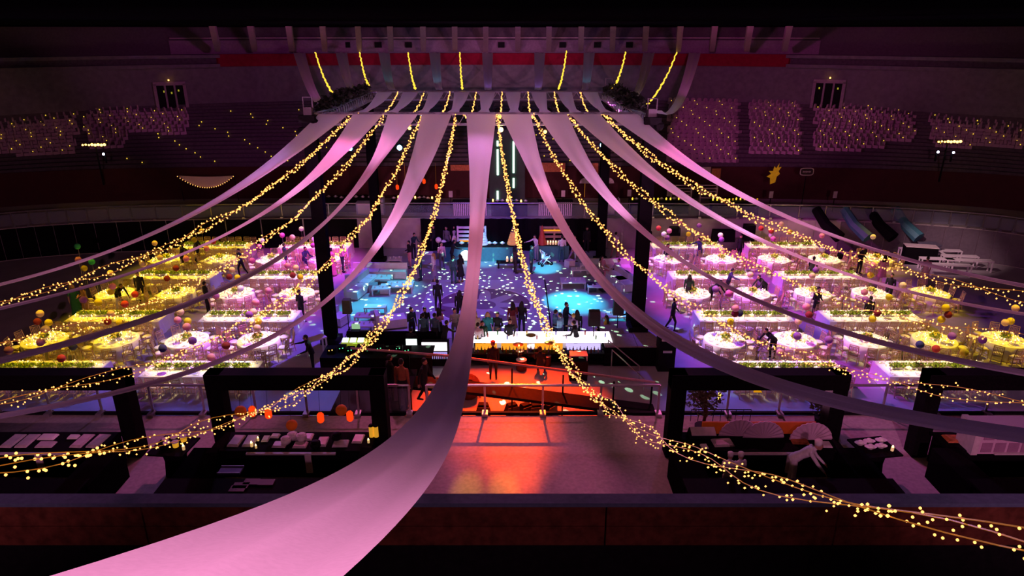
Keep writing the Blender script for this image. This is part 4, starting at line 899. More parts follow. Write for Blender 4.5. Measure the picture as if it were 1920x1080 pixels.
P_ = [
 ('person in black suit standing alone on the dance floor, back turned', 822, 583, 'stand', A, K_, K_, {}),
 ('waiter in black carrying something between booth-side tables near the tower', 567, 604, 'hands', 2.6, K_, K_, {}),
 ('person in dark suit walking beside the black tower behind riser-side tables', 1259, 619, 'walk', 1.4, K_, K_, {}),
 ('waiter in black standing between the long and round riser-side tables', 1622, 617, 'stand', A, K_, K_, {}),
 ('waiter in black shirt near globes beside second-row riser-side long table', 1526, 598, 'hands', .3, K_, K_, {}),
 ('waiter in navy standing among riser-side tables, side on', 1362, 558, 'reach', 1.3, NV, K_, {}),
 ('waiter in black leaning over a riser-side round table', 1430, 563, 'lean', -1.2, K_, K_, {}),
 ('waiter in black bending beside riser-side round table', 1331, 572, 'lean', .8, K_, K_, {}),
 ('woman in dark green top by the first round table near the riser-side tower', 1288, 572, 'drink', 2.6, (.02, .07, .03), K_, {'hair': 'long'}),
 ('woman in dark jacket beside the fairy lights and riser-side long table', 1249, 508, 'hands', .2, K_, WH, {'hair': 'long'}),
 ('person in navy bending toward the farthest riser-side long table', 1310, 494, 'reach', -1.1, NV, NV, {}),
 ('person in dark suit between the two farthest riser-side long tables', 1384, 489, 'stand', .1, K_, K_, {}),
 ('waiter in black by the riser-side tables under the outer drape', 1609, 514, 'hands', .4, K_, K_, {}),
 ('woman in pink dress seen from behind near the outer riser-side tables', 1650, 532, 'dress', 2.8, PK, PK, {'hair': 'long', 'legskin': True, 'sleeve': False}),
 ('waiter in black near yellow globe by the outer riser-side tables', 1662, 570, 'hands', -.8, K_, K_, {}),
 ('woman in pale pink dress beside the sheet-covered stage by the white benches', 1729, 535, 'gown', 2.9, (.65, .4, .5), (.65, .4, .5), {'sleeve': False, 'hair': 'bun'}),
 ('person in dark clothes with greenery between riser-side tables, small', 1517, 532, 'lean', 2.6, K_, K_, {}),
 ('waiter in black bending over the first-row riser-side long table', 1446, 672, 'lean', -1.3, K_, K_, {}),
 ('waiter in dark clothes between the farthest booth-side tables', 345, 506, 'reach', 2.4, K_, K_, {}),
 ('person in black standing near farthest booth-side long table', 374, 493, 'walk', 1.5, K_, K_, {}),
 ('waiter in navy walking between the booth-side table columns', 455, 517, 'walk', -.6, NV, K_, {}),
 ('waiter in navy between farthest magenta-lit booth-side tables', 538, 507, 'stand', 2.2, NV, NV, {}),
 ('waiter in navy with an arm out beside the booth-side tower', 574, 513, 'reach', 1.0, NV, NV, {}),
 ('waiter in black walking between the yellow-lit booth-side tables', 268, 566, 'walk', .5, K_, K_, {}),
 ('waiter in black bending over a yellow-lit round table', 227, 580, 'lean', 1.0, K_, K_, {}),
 ('person in black between the booth-side second-row long table and round tables', 392, 587, 'stand', 2.4, K_, K_, {}),
 ('woman in long green dress at the edge of the yellow-lit tables', 147, 592, 'gown', .6, (.03, .22, .04), (.03, .22, .04), {'hair': 'long', 'hc': 'hairy', 'sleeve': False}),
 ('woman in gold dress beside the woman in green', 166, 592, 'dress', -.7, (.5, .3, .05), (.5, .3, .05), {'hair': 'long', 'sleeve': False, 'legskin': True}),
 ('woman in long pink gown near the booth-side tower', 625, 517, 'gown', 2.6, PK, PK, {'hair': 'bun', 'sleeve': False}),
 ('person in pink shirt and dark trousers with the woman in the pink gown', 644, 511, 'drink', 2.0, (.6, .3, .45), (.02, .05, .05), {}),
 ('person in dark suit waving near the far bar approach', 776, 484, 'reach', .8, (.02, .05, .06), K_, {}),
 ('person in dark vest in the small group before the far bar', 769, 502, 'hands', -1.0, K_, PK, {}),
 ('person in dark suit nearest the camera in the group by the sofas', 789, 525, 'stand', -1.2, (.02, .06, .08), (.02, .06, .08), {}),
 ('woman in white top in the group before the teal bar', 815, 528, 'dress', -1.6, WH, (.25, .22, .35), {'hair': 'long', 'hc': 'hairy', 'legskin': True}),
 ('person in pale pink shirt in the group before the teal bar', 829, 505, 'drink', .5, (.65, .38, .45), (.08, .08, .12), {}),
 ('person in dark suit facing the group before the teal bar', 848, 500, 'reach', 1.8, K_, K_, {}),
 ('person in teal shirt standing back turned by the teal bar group', 851, 532, 'stand', 2.8, TL, (.03, .1, .1), {}),
 ('woman in black dress holding a glass by the teal bar group', 864, 530, 'dress', -2.4, K_, K_, {'hair': 'long', 'legskin': True, 'sleeve': False}),
 ('bartender in white apron behind the far teal bar', 852, 470, 'gown', .2, (.4, .35, .4), WH, {'sleeve': False}),
 ('person in dark clothes behind the far bar beside two paper globes', 814, 470, 'stand', .6, K_, K_, {}),
 ('person in grey behind the far bar beside the white apron', 838, 472, 'stand', -.4, GR, GR, {}),
 ('person in brown standing at the riser-side end of the teal bar', 966, 512, 'drink', 2.0, (.1, .04, .05), (.04, .03, .03), {'hair': 'long'}),
 ('person in dark suit at the end of the teal bar under the light string', 996, 512, 'stand', 1.2, (.03, .05, .07), (.03, .04, .06), {}),
 ('person in white shirt pushing the pale stroller', 1006, 488, 'reach', -.9, WH, (.3, .3, .4), {}),
 ('person in white shirt and teal trousers at the farther pallet bar', 1053, 491, 'hands', A, WH, (.04, .14, .16), {}),
 ('person in lavender walking away from the farther pallet bar', 1074, 490, 'walk', 1.6, (.45, .35, .55), (.3, .2, .4), {'hair': 'long'}),
 ('person in dark clothes beside the farther riser-side tower', 1099, 473, 'stand', .2, K_, K_, {}),
 ('person in white shirt walking below the staircase', 1152, 483, 'walk', 2.4, WH, (.25, .12, .12), {}),
 ('woman in dark red top and patterned skirt on the dance floor edge', 961, 629, 'dress', A+.3, (.16, .02, .03), (.35, .18, .16), {'hair': 'long', 'legskin': True, 'sleeve': False}),
 ('woman in black beside the woman in dark red, back turned', 978, 628, 'stand', A-.3, K_, (.02, .04, .07), {'hair': 'long'}),
 ('person in dark suit with white shirt at the booth end of the lit bar', 774, 640, 'drink', .8, (.02, .05, .06), K_, {}),
 ('person in teal shirt nearest the camera at the lit bar screens', 796, 652, 'stand', A, TL, (.02, .04, .05), {}),
 ('person in dark clothes behind the teal shirt at the lit bar', 799, 640, 'hands', .5, K_, K_, {}),
 ('person in grey-blue shirt at the booth end of the lit bar', 817, 652, 'stand', A-.4, (.05, .10, .14), K_, {}),
 ('woman in pink top with long dark hair at the lit bar', 824, 641, 'dress', A+.6, PK, K_, {'hair': 'long', 'sleeve': False}),
 ('person in grey shirt beside the middle drape at the lit bar', 854, 642, 'drink', .4, (.30, .28, .26), GR, {}),
 ('woman in black behind the middle drape on the dance floor', 863, 605, 'stand', A, K_, K_, {'hair': 'long'}),
 ('woman in patterned dress with fair hair at the lit bar', 892, 650, 'dress', .2, (.4, .25, .2), (.4, .25, .2), {'hair': 'long', 'hc': 'hairy', 'sleeve': False, 'legskin': True}),
 ('woman in teal dress with fair hair facing the lit bar', 915, 650, 'dress', 0, (.02, .22, .25), (.02, .22, .25), {'hair': 'long', 'hc': 'hairy', 'sleeve': False, 'legskin': True}),
 ('person in dark jacket with white collar facing the lit bar', 933, 650, 'hands', -.3, K_, GR, {}),
 ('person in blue shirt at the bar near the riser, turned away', 1040, 645, 'drink', 1.9, (.10, .22, .40), NV, {}),
 ('person in pale blue shirt leaning at the bar near the riser', 1049, 652, 'hands', -2.2, (.20, .42, .62), NV, {}),
 ('person in dark suit standing in the cyan light beside the bar', 1060, 630, 'hands', 1.0, (.02, .05, .08), (.02, .05, .07), {}),
 ('person in black with long hair at the bar beside the loudspeaker', 1080, 646, 'stand', A, K_, K_, {'hair': 'long'}),
 ('person with grey hair in purple shirt at the riser end of the bar', 1073, 653, 'hands', A-.6, (.35, .25, .5), NV, {'hc': 'hairy'}),
 ('woman in yellow dress sitting by the low table near the riser', 1133, 640, 'sit', -1.9, (.55, .5, .05), (.5, .45, .05), {'hair': 'long', 'sleeve': False, 'legskin': True}),
 ('person in dark clothes working behind the riser-side tower', 1176, 624, 'reach', -1.4, K_, K_, {}),
 ('person in black shirt sitting in the control booth at a lit monitor', 773, 664, 'sit', A, K_, K_, {}),
 ('person in black standing behind the lit drink shelves by the drape', 834, 668, 'reach', 2.2, K_, K_, {}),
 ('bartender in black behind the bar with green suspenders', 905, 668, 'stand', .3, (.01, .05, .02), K_, {}),
 ('bartender in black leaning over the riser end of the bar', 1080, 668, 'reach', -2.0, K_, K_, {}),
 ('bartender in black behind the middle of the bar', 956, 664, 'hands', .2, K_, K_, {}),
 ('person in black with red cap standing on the orange-lit floor', 925, 711, 'stand', A, K_, K_, {'hair': 'cap', 'red': 1}),
 ('drummer in black sitting among drums on the orange floor', 1012, 702, 'sit', A-.2, K_, K_, {}),
 ('person in white shirt seated low behind the bar staff', 897, 672, 'hands', A, WH, K_, {}),
]
for lab, px, py, pose, rz, top, bot, kw in P_:
    kw = dict(kw); red = kw.pop('red', 0); o = person(lab, G(px, py), pose, rz, top, bot, **kw)
    if red: o.children[0].material_slots[0].material = flat('red_cap', (.6, .05, .03)) if len(o.children) else None
person('waiter in black leaning over the lit desk beside the control booth', G(588, 698), 'reach', -1.2, K_, K_, sc=1.1)
p = G(757, 767, 2.17); person('person in orange-lit shirt standing on the ramp landing beside the middle drape', (p.x, p.y, 2.17), 'stand', 2.8, (.35, .12, .05), K_, sc=1.12)
p = G(797, 757, 2.17); person('person in black walking on the ramp landing', (p.x, p.y, 2.17), 'walk', 1.2, K_, K_, sc=1.05)
p = G(735, 752, 2.17); person('person in black at the top of the ramp beside the control booth', (p.x, p.y, 2.17), 'hands', 2.2, K_, K_, sc=1.05)

# ------------------------------------------------------------------ the lit bar
t = thing('bar', 'long bar with glowing white top and amber bottle shelf facing the orange floor', 'bar', (0, 0, 0))
MB().box((1.3, 29.3, 1.02), (6.7, 1.15, .05)).build('counter_top', M['barlight'], t)
MB().box((1.3, 29.55, .5), (6.6, .5, .98)).build('front_panel', M['white'], t)
m = MB(); m.box((1.3, 28.5, .62), (6.5, .42, .04)); m.box((1.3, 28.76, .35), (6.5, .06, .7)); m.box((1.3, 28.5, .2), (6.5, .42, .04)); m.build('shelf', M['black'], t)
for x, w in ((-1.4, 1.0), (-.1, 1.2), (1.5, 1.3)): MB().box((x+.2, 28.68, .82), (w, .03, .32)).build('light_panel', M['barorange'], t)
for x, w in ((3.0, 1.6),): MB().box((x+.3, 28.68, .82), (w, .03, .32)).build('light_panel', glow('lilac_light', (.6, .5, 1), 1.2, True), t)
bot = MB().lathe([(.035, 0), (.035, .16), (.012, .21), (.012, .27)], (0, 0, 0), 8); bcol = [(.5, .3, .02), (.05, .2, .05), (.6, .6, .7), (.3, .03, .02), (.1, .1, .4)]
bms = [bot.me('bottle', flat('bottle_glass_%d' % i, c, rough=.15), True) for i, c in enumerate(bcol)]
bn = ['amber', 'green', 'clear', 'dark red', 'blue']
for k in range(40):
    x = -1.9+k*.163; tag(link('bottle', bms[(k*7) % 5], None, (x, 28.40+.13*(k % 2), .642)), '%s bottle on the bar back shelf, %s from the %s end' % (bn[(k*7) % 5], ORD[k % 20+1], 'booth' if k < 20 else 'riser'), 'bottle', 'bottles on the bar shelf')
for k in range(14):
    x = -1.6+k*.46; tag(link('bottle', bms[(k*3) % 5], None, (x, 29.0+.25*(k % 3), 1.047)), '%s bottle standing on the glowing bar top, %s from booth end' % (bn[(k*3) % 5], ORD[k+1]), 'bottle', 'bottles on the bar top')
t = thing('drink_display', 'lit cooler with white screen above coloured bottles, beside the middle drape', 'cooler', (-3.55, 28.6, 0))
MB().box((0, 0, .55), (1.25, .6, 1.1)).build('body', M['black'], t); MB().box((0, -.31, 1.0), (1.15, .03, .42)).build('light_panel', M['barlight'], t)
MB().box((0, -.31, .55), (1.15, .03, .34)).build('light_panel', glow('lilac_light_panel', (.45, .35, .9), .9, True), t)
for k in range(12): m = MB(); m.lathe([(.035, 0), (.035, .16), (.012, .2), (.012, .26)], (-.52+k*.094, -.36, .40), 8); m.build('bottle', flat('bottle_glass_%d' % (k % 5), (0, 0, 0)), t, True)
t = thing('monitor', 'small lit monitor above the seated technician in the booth', 'monitor', G(772, 651, 1.0)); MB().box((0, .02, .25), (.55, .04, .38)).build('casing', M['black'], t)
MB().box((0, -.01, .25), (.5, .02, .33)).build('screen', M['screen'], t); MB().box((0, .05, .03), (.2, .2, .04)).build('stand', M['black'], t)

# control booth and green-lit desk
t = thing('control_booth', 'black clothed control booth beside the nearer booth-side tower', 'booth', (0, 0, 0))
m = MB(); a = G(612, 700); b2 = G(815, 700); m.box(((a.x+b2.x)/2, 26.9, .55), (b2.x-a.x, .12, 1.1)); m.build('front_skirt', M['blackcloth'], t)
MB().box(((a.x+b2.x)/2, 27.5, 1.12), (b2.x-a.x, 1.3, .05)).build('desk_top', M['black'], t)
MB().box(((a.x+b2.x)/2+.3, 30.2, .45), (b2.x-a.x-.2, .1, .9)).build('rear_skirt', M['blackcloth'], t)
c = G(652, 668, 1.25); t = thing('mixing_desk', 'green-lit mixing desk with three bright screens in the booth', 'mixing desk', (c.x, 28.1, 1.15))
m = MB(); m.box((0, 0, .12), (1.25, .75, .22), 0, 0, .85); m.build('body', M['deskg'], t)
for x in (-.38, -.03, .32): MB().box((x, -.02, .28), (.27, .3, .03), 0, 0, 1, .3).build('screen', M['screen'], t)
c = G(673, 617, .7); t = thing('laptop', 'open laptop glowing green beside the nearer booth-side tower', 'laptop', (c.x, 30.2, .93)); MB().box((0, 0, .02), (.42, .3, .03)).build('base', M['black'], t)
MB().box((0, .15, .17), (.40, .02, .27)).build('screen', flat('green_screen', (.2, .4, .2), emit=(.45, .8, .45), es=.6), t)
for k in range(9):
    x = -8.0+k*.42; c = (x, 27.4+.2*(k % 2), 1.15); tt = thing('equipment_case', 'small black case with coloured lamps on booth desk, %s from the tower' % ORD[k+1], 'case', c, 0, 'cases on the booth desk')
    MB().box((0, 0, .12), (.34, .3, .24)).build('body', M['black'], tt); q = MB(); q.box((-.08, -.155, .15), (.03, .01, .02)); q.box((.06, -.155, .18), (.04, .01, .02)); q.build('indicator', M['greenled' if k % 3 else 'lampo'], tt)
# loudspeakers
def speaker(px, py, top, lab, col='black', h=1.75, w=.42):
    b0 = G(px, py); t = thing('loudspeaker', lab, 'loudspeaker', b0)
    m = MB()
    for a in (0, 2.1, 4.2): m.tube([(0, 0, .55), (.45*math.cos(a), .45*math.sin(a), 0)], .018, 5)
    m.tube([(0, 0, .2), (0, 0, h-.3)], .022, 6); m.build('stand', M['black'], t); m = MB(); m.box((0, 0, h), (w, .38, .72), 0, 0, .9); m.build('cabinet', flat('speaker_'+col, {'black': (.012, .012, .014), 'grey': (.10, .13, .05)}[col]), t); return t
speaker(656, 634, 0, 'loudspeaker on a stand seen from behind beside the white sofas', 'grey'); speaker(1111, 668, 0, 'black loudspeaker on tripod at the riser end of the bar', h=2.0, w=.55)
speaker(1155, 650, 0, 'black loudspeaker on pole at the riser corner, turned away', h=2.1, w=.5)
# riser
t = thing('stage_riser', 'low black-sided riser with grey top under the riser-side tower', 'riser', (5.75, 29.75, 0)); MB().box((0, 0, .47), (3.0, 2.9, .94)).build('side_skirt', M['blackcloth'], t)
for x in (-.75, .75):
    for y in (-.72, .72): MB().box((x, y, .97), (1.48, 1.42, .06)).build('deck_panel', flat('grey_deck', (.34, .30, .33)), t)
t = thing('subwoofer', 'black subwoofer stack with pale tops beside the riser', 'loudspeaker', G(1247, 694)); MB().box((0, .2, .75), (.75, .7, 1.5)).build('cabinet', M['black'], t); MB().box((-.1, -.1, 1.54), (.35, .12, .06)).build('handle', M['white'], t); MB().box((0, -.16, 1.0), (.4, .04, .1)).build('handle', M['white'], t)
t = thing('bar_stool_case', 'dark wheeled flight case on the floor beneath the loudspeaker', 'case', G(1110, 672)); MB().box((0, 0, .35), (.9, .6, .6)).build('body', M['black'], t); m = MB(); [m.sph((x, y, .05), .05, 6, 4) for x in (-.35, .35) for y in (-.2, .2)]; m.build('wheel', M['black'], t)
# stair rails right of the band
for lab, pts in (('upper', [(1138, 686, 1138, 652), (1198, 712, 1195, 694)]), ('lower', [(1145, 705, 1145, 678), (1206, 736, 1206, 724)])):
    A_ = G(pts[0][0], pts[0][1]); B_ = G(pts[1][0], pts[1][1]); t = thing('handrail', 'thin steel handrail, %s of two beside the riser' % lab, 'handrail', A_)
    d = B_-A_; m = MB(); m.tube([(0, 0, 0), (0, 0, 1.3), tuple(d+Vector((0, 0, .65))), tuple(d)], .03, 6); m.build('rail', M['hose'], t)
# orange floor sheet, stools, drums, band gear
t = thing('drum_kit', 'drum kit with gold cymbals beside the seated drummer', 'drum kit', G(1000, 690))
for nm, x, y, z, r, h in (('floor_tom', -.55, -.15, 0, .24, .5), ('snare_drum', -.62, .35, .55, .19, .16), ('bass_drum', .0, .75, .3, .28, .42), ('floor_tom', .6, .25, 0, .22, .5)):
    m = MB(); m.lathe([(r, 0), (r, h)], (x, y, z), 18)
    if z: m.tube([(x, y, 0), (x, y, z)], .02, 5)
    dr_ = m.build(nm, M['brown'], t, False); MB().lathe([(r*1.02, h), (r*1.02, h+.02)], (x, y, z), 18).build('drum_head', M['china'], dr_)
for x, y, z in ((-.7, .1, 1.15), (.75, .5, 1.05), (-.1, .9, 1.25)): m = MB(); m.lathe([(.24, 0), (.05, .03), (.01, .05)], (x, y, z), 18); m.tube([(x, y, 0), (x, y, z)], .012, 5); m.build('cymbal', flat('brass', (.75, .5, .12), metal=.9, rough=.3), t)
for px, py, w, d, h, lab, nm in ((1083, 708, .8, .6, .95, 'tall black amplifier rack with pale top frame', 'amplifier'), (912, 668, .6, .5, .7, 'white padded drum stool beside the green-braced bartender', 'stool'), (878, 745, 1.0, .5, .9, 'large round bass drum lying on the orange floor', 'bass_drum')):
    t = thing(nm, lab, nm.replace('_', ' '), G(px, py))
    if nm == 'bass_drum': m = MB(); m.tube([(0, -.25, .5), (0, .25, .5)], .5, 20); m.build('shell', M['brown'], t); m = MB(); m.tube([(-.4, 0, .1), (-.55, 0, 0)], .03); m.tube([(.4, 0, .1), (.55, 0, 0)], .03); m.build('leg', M['steel'], t)
    elif nm == 'stool': MB().lathe([(.2, .45), (.2, .55)], (0, 0, 0), 14).build('seat', M['white'], t); m = MB(); m.tube([(0, 0, 0), (0, 0, .45)], .03); m.lathe([(.18, 0), (.03, .08)], (0, 0, 0), 8); m.build('leg', M['steel'], t)
    else: MB().box((0, 0, h/2), (w, d, h)).build('cabinet', M['black'], t); m = MB(); [m.box((x, 0, h+.12), (.04, .5, .24)) for x in (-.36, .36)]; m.box((0, 0, h+.24), (.78, .5, .04)); m.build('top_frame', M['white'], t)
for i, (px, py) in enumerate(((905, 790), (1006, 790), (960, 775), (985, 772), (1030, 770))):
    p = G(px, py); t = thing('monitor_wedge', 'dark stage monitor on the floor below the ramp, %s from the middle drape' % ORD[i+1], 'loudspeaker', (p.x, 24.15, 0), .2*i, 'floor monitors'); MB().box((0, 0, .22), (.6, .42, .44), 0, 0, .6).build('cabinet', M['black'], t); MB().box((0, -.2, .22), (.5, .02, .3)).build('grille', flat('dark_grille', (.03, .03, .03)), t)

# ------------------------------------------------------------------ lounge
def sofa(w, d, lab, loc, rz=0, back=True, cush=0):
    t = thing('lounge_sofa', lab, 'sofa', loc, rz, 'white lounge sofas'); MB().box((0, 0, .24), (w, d, .36)).build('base', M['sofa'], t)
    n = max(1, round(w/.85))
    for k in range(n): MB().box((-w/2+(k+.5)*w/n, -.03, .46), (w/n-.03, d-.1, .1)).build('seat_cushion', M['sofa'], t)
    if back: MB().box((0, d/2-.1, .6), (w, .18, .55)).build('backrest', M['sofa'], t)
    for x in (-w/2+.1, w/2-.1):
        for y in (-d/2+.1, d/2-.1): MB().box((x, y, .03), (.06, .06, .06)).build('leg', M['steel'], t)
    return t
sofa(3.4, .85, 'long white sofa along the far edge of the booth-side lounge', G(713, 520), 0); sofa(3.2, .85, 'white sofa along the booth-side lounge edge beside the tower', G(680, 545), 1.35)
sofa(.8, .8, 'pink-lit armchair nearest the tower in booth-side lounge', G(662, 543), .3); sofa(.9, .85, 'white armchair beside the loudspeaker behind the tower', G(636, 607), 1.2)
sofa(.9, 1.6, 'magenta-lit sofa under the fairy light string near the booth', G(733, 612), 1.9); sofa(1.6, .85, 'white sofa below the tower in the riser-side lounge', G(1172, 540), -1.3)
sofa(2.8, .85, 'long white sofa with people in the riser-side lounge', G(1140, 512), 0); sofa(1.8, .9, 'white sofa along the riser-side lounge edge', G(1156, 530), -1.25); sofa(1.6, .8, 'white bench sofa near the bar and riser loudspeaker', G(1135, 642), -.2, False)
def low_table(loc, w, d, lab, rz=0, h=.42, m_='white', items=2, grp='low white lounge tables'):
    t = thing('coffee_table', lab, 'table', loc, rz, grp); MB().box((0, 0, h), (w, d, .06)).build('table_top', M[m_], t)
    for x in (-w/2+.05, w/2-.05):
        for y in (-d/2+.05, d/2-.05): MB().box((x, y, h/2-.015), (.07, .07, h-.03)).build('leg', M[m_], t)
    return t
cnt = 0; lt = [(712, 532, 1.5, .9, 'pink-lit low table with glasses between the booth-side sofas'), (751, 545, 1.6, 1.0, 'white low table at the dance-floor side of booth-side lounge'), (716, 552, 1.1, .6, 'small white low table beside the grey stools'),
      (690, 605, 1.3, .7, 'white low table behind the loudspeaker, farther of two'), (680, 622, 1.3, .7, 'white low table behind the loudspeaker, nearer of two'), (741, 496, .9, .8, 'white low table beyond the booth-side long sofa'), (708, 487, .8, .6, 'white low table beside the farther booth-side tower'),
      (1074, 538, 1.5, 1.0, 'white low table nearest the cyan light in riser-side lounge'), (1093, 516, 1.5, .6, 'white low table below the drape in riser-side lounge'), (1126, 548, 1.6, .7, 'low table with green spots in the riser-side lounge'), (1100, 508, .9, .5, 'narrow white low table by the stroller'),
      (1150, 604, 1.4, .8, 'white low table in cyan light behind the riser loudspeaker'), (1128, 650, 1.0, .6, 'white framed low table below the riser loudspeaker')]
cup = MB().lathe([(.035, 0), (.045, .1), (.04, .1), (.03, .02)], (0, 0, 0), 10).me('drinking_glass', M['china'])
for i, (px, py, w, d, lab) in enumerate(lt):
    p = G(px, py); low_table(p, w, d, lab, .05*((i % 3)-1))
    for k in range(4):
        cnt += 1; tag(link('drinking_glass', cup, None, (p.x-w*.3+k*w*.2, p.y+.1*((k % 2)*2-1), .452)), 'white cup, %s along the %s' % (ORD[k+1], lab.replace(' in the', '').replace(' of two', '')), 'cup', 'cups on the lounge tables')
for i, (px, py, col, lab) in enumerate(((722, 548, 'white', 'white cube seat before the booth-side lounge tables'), (701, 546, 'grey', 'grey cube seat beside the white cube seat'), (704, 600, 'grey', 'pale grey cube seat in the cyan light'), (1108, 545, 'dark', 'dark cube seat lit with green spots'), (1133, 545, 'dark', 'dark cube seat under the riser-side drape'), (1165, 545, 'white', 'white cube side table by the lounge sofa end'),
     (1068, 500, 'white', 'white cube lamp table by the riser-side lounge'))):
    t = thing('cube_seat', lab, 'stool', G(px, py), .1*i, 'lounge cube seats'); MB().box((0, 0, .22), (.5, .5, .44)).build('body', {'white': M['sofa'], 'grey': flat('grey_fabric', (.35, .36, .42)), 'dark': flat('dark_fabric', (.03, .05, .06))}[col], t); MB().box((0, 0, .455), (.48, .48, .03)).build('cushion', {'white': M['sofa'], 'grey': flat('grey_fabric', (.35, .36, .42)), 'dark': flat('dark_fabric', (.03, .05, .06))}[col], t)
person('woman in pink sitting on the riser-side lounge sofa', G(1128, 520), 'sit', .6, PK, PK, hair='long', sleeve=False)
person('person in dark jacket reclining on the riser-side lounge sofa', G(1152, 519), 'recline', -.9, (.45, .4, .5), (.02, .04, .05))
low_table(G(800, 503), .9, .6, 'high white table with light cloth in the group near the far bar', 0, 1.05)
low_table(G(596, 668), .9, .5, 'dark side table with pale top beside the green-lit desk', .7, .95)
low_table(G(705, 588), 1.2, .6, 'white low table in the booth-side cyan pool', 0)

# ------------------------------------------------------------------ far bar, pallets, towers of cakes, stroller
t = thing('far_bar', 'teal-fronted buffet bar with round white lamp before the black backdrop', 'bar', (0, 0, 0)); a, b2 = GY(830, 480, 43.8), GY(975, 480, 43.8); w = b2.x-a.x; cx = (a.x+b2.x)/2
MB().box((cx, 43.9, .52), (w, .5, 1.04)).build('front_panel', M['teal'], t); MB().box((cx, 44.1, 1.07), (w+.2, 1.0, .06)).build('counter_top', M['black'], t)
p = GY(873, 479, 43.6); m = MB(); m.tube([(p.x, 43.62, p.z), (p.x, 43.56, p.z)], .36, 20); m.build('round_lamp', glow('white_disc', (1, 1, .95), 1.6, True), t)
for px, lab in ((905, 'lilac-lit'), (962, 'amber-lit')):
    p = GY(px, 467, 44.1); t = thing('cake_tower', lab+' tiered cone of cakes on the teal bar', 'cake', (p.x, 44.1, 1.1)); mm = flat('lilac_lit_sugar', (.8, .7, .85)) if px == 905 else flat('amber_lit_sugar', (.8, .5, .2), emit=(1, .35, .02), es=.3)  # lilac and amber light put into the sugar colour, amber also glowing
    for k in range(7): MB().lathe([(.40-.05*k, 0), (.38-.05*k, .15)], (0, 0, .17*k), 16).build('tier', mm if k < 5 else flat('dark_sugar', (.1, .05, .1)), t)
for i, px in enumerate((866, 882, 918, 928, 942)):
    p = GY(px, 464, 44.1); tt = thing('serving_bowl', 'small white serving dish on the teal bar, %s from the apron' % ORD[i+1], 'dish', (p.x, 44.0, 1.1), 0, 'dishes on the teal bar'); MB().lathe([(.08, 0), (.18, .1), (.17, .1)], (0, 0, 0), 12).build('bowl', M['china'], tt); MB().sph((0, 0, .1), .12, 8, 5).build('food', M['cloth'], tt)
for px, py in ((822, 450), (832, 455)):
    p = GY(px, py, 44.6); tt = thing('paper_globe', 'white paper globe behind the far bar, %s of two' % ('higher' if py == 450 else 'lower'), 'paper globe', (p.x, 44.6, 0)); MB().sph((0, 0, p.z), .2, 12, 8).build('globe', flat('white_tissue_paper', (.8, .8, .8)), tt, True); MB().tube([(0, 0, 0), (0, 0, p.z)], .01, 4).build('rod', M['hose'], tt)
def pallet(px0, px1, py0, py1, Y, lab, frame, glowm):
    a, b2 = GY(px0, py1, Y), GY(px1, py0, Y); w = b2.x-a.x; h = b2.z-a.z; t = thing('pallet_shelf', lab, 'shelf', (a.x, Y, a.z))
    for x in (0, w/2, w): MB().box((x, 0, h/2), (.12, .12, h)).build('upright', frame, t)
    for k in range(5): MB().box((w/2, -.06, .12+k*(h-.2)/4), (w, .08, .16)).build('plank', frame, t)
    m = MB(); m.box((w/2, .02, a.z*0-a.z/2), (.3, .1, a.z)); m.build('support', M['black'], t)
    if glowm: MB().box((w/2, -.12, h*.82 if px0 > 950 else h*.25), (w*.85, .04, .1)).build('light_strip', M['barorange'], t)
pallet(859, 910, 424, 460, 45.0, 'white wooden pallet shelf with amber light above the teal bar', flat('white_pallet_wood', (.75, .68, .75)), True)
pallet(1013, 1066, 424, 463, 45.0, 'dim wooden pallet shelf with amber strip behind the second bar', flat('dim_pallet_wood', (.32, .18, .16)), True)
t = thing('far_bar', 'dark buffet bar with candles before the dim pallet shelf', 'bar'); a, b2 = GY(1000, 475, 44.2), GY(1066, 475, 44.2); MB().box(((a.x+b2.x)/2, 44.3, .5), (b2.x-a.x, .6, 1.0)).build('front_panel', M['teal'], t); MB().box(((a.x+b2.x)/2, 44.3, 1.03), (b2.x-a.x+.1, .8, .05)).build('counter_top', M['black'], t)
m = MB(); p = GY(1016, 463, 44.2); t = thing('red_cone', 'dark red cone decoration at the end of the second bar', 'decoration', (p.x, 44.2, 1.06)); MB().lathe([(.35, 0), (.3, .1), (.02, 1.3)], (0, 0, 0), 14).build('cone', flat('red_cloth', (.4, .05, .03)), t)
for k in range(5): p = GY(1027+k*5, 463, 44.1); place(ca, 'ca', (p.x, 44.1, 1.06), 0, 'lit candle on the second far bar, %s from the cone' % ORD[k+1], 'table candles', 1.7)
t = thing('low_bench', 'dark low bench with two candle lamps before the teal bar', 'bench', G(955, 502)); MB().box((0, 0, .4), (1.7, .5, .08)).build('seat', M['black'], t); MB().box((-.7, 0, .18), (.08, .4, .36)).build('leg', M['black'], t); MB().box((.7, 0, .18), (.08, .4, .36)).build('leg', M['black'], t)
for px in (951, 959): p = G(px, 502); place(ca, 'ca', (p.x, p.y, .441), 0, 'candle lamp on the dark low bench, %s of two' % ('booth-side' if px == 951 else 'riser-side'), 'table candles', 2.2)
t = thing('stroller', 'pale baby stroller beside the cyan floor spot', 'stroller', G(1024, 499), .5); m = MB()
m.tube([(-.25, 0, 1.05), (-.05, 0, .5), (.4, 0, .12)], .025); m.tube([(-.25, .4, 1.05), (-.05, .4, .5), (.4, .4, .12)], .025); m.tube([(-.25, 0, 1.05), (-.25, .4, 1.05)], .02); m.tube([(.3, 0, .7), (-.3, 0, .12)], .025); m.tube([(.3, .4, .7), (-.3, .4, .12)], .025); m.build('frame', M['white'], t)
m = MB(); m.box((.1, .2, .5), (.5, .36, .08), 0, 0, 1); m.box((-.12, .2, .72), (.08, .36, .45)); m.build('seat', M['sofa'], t)
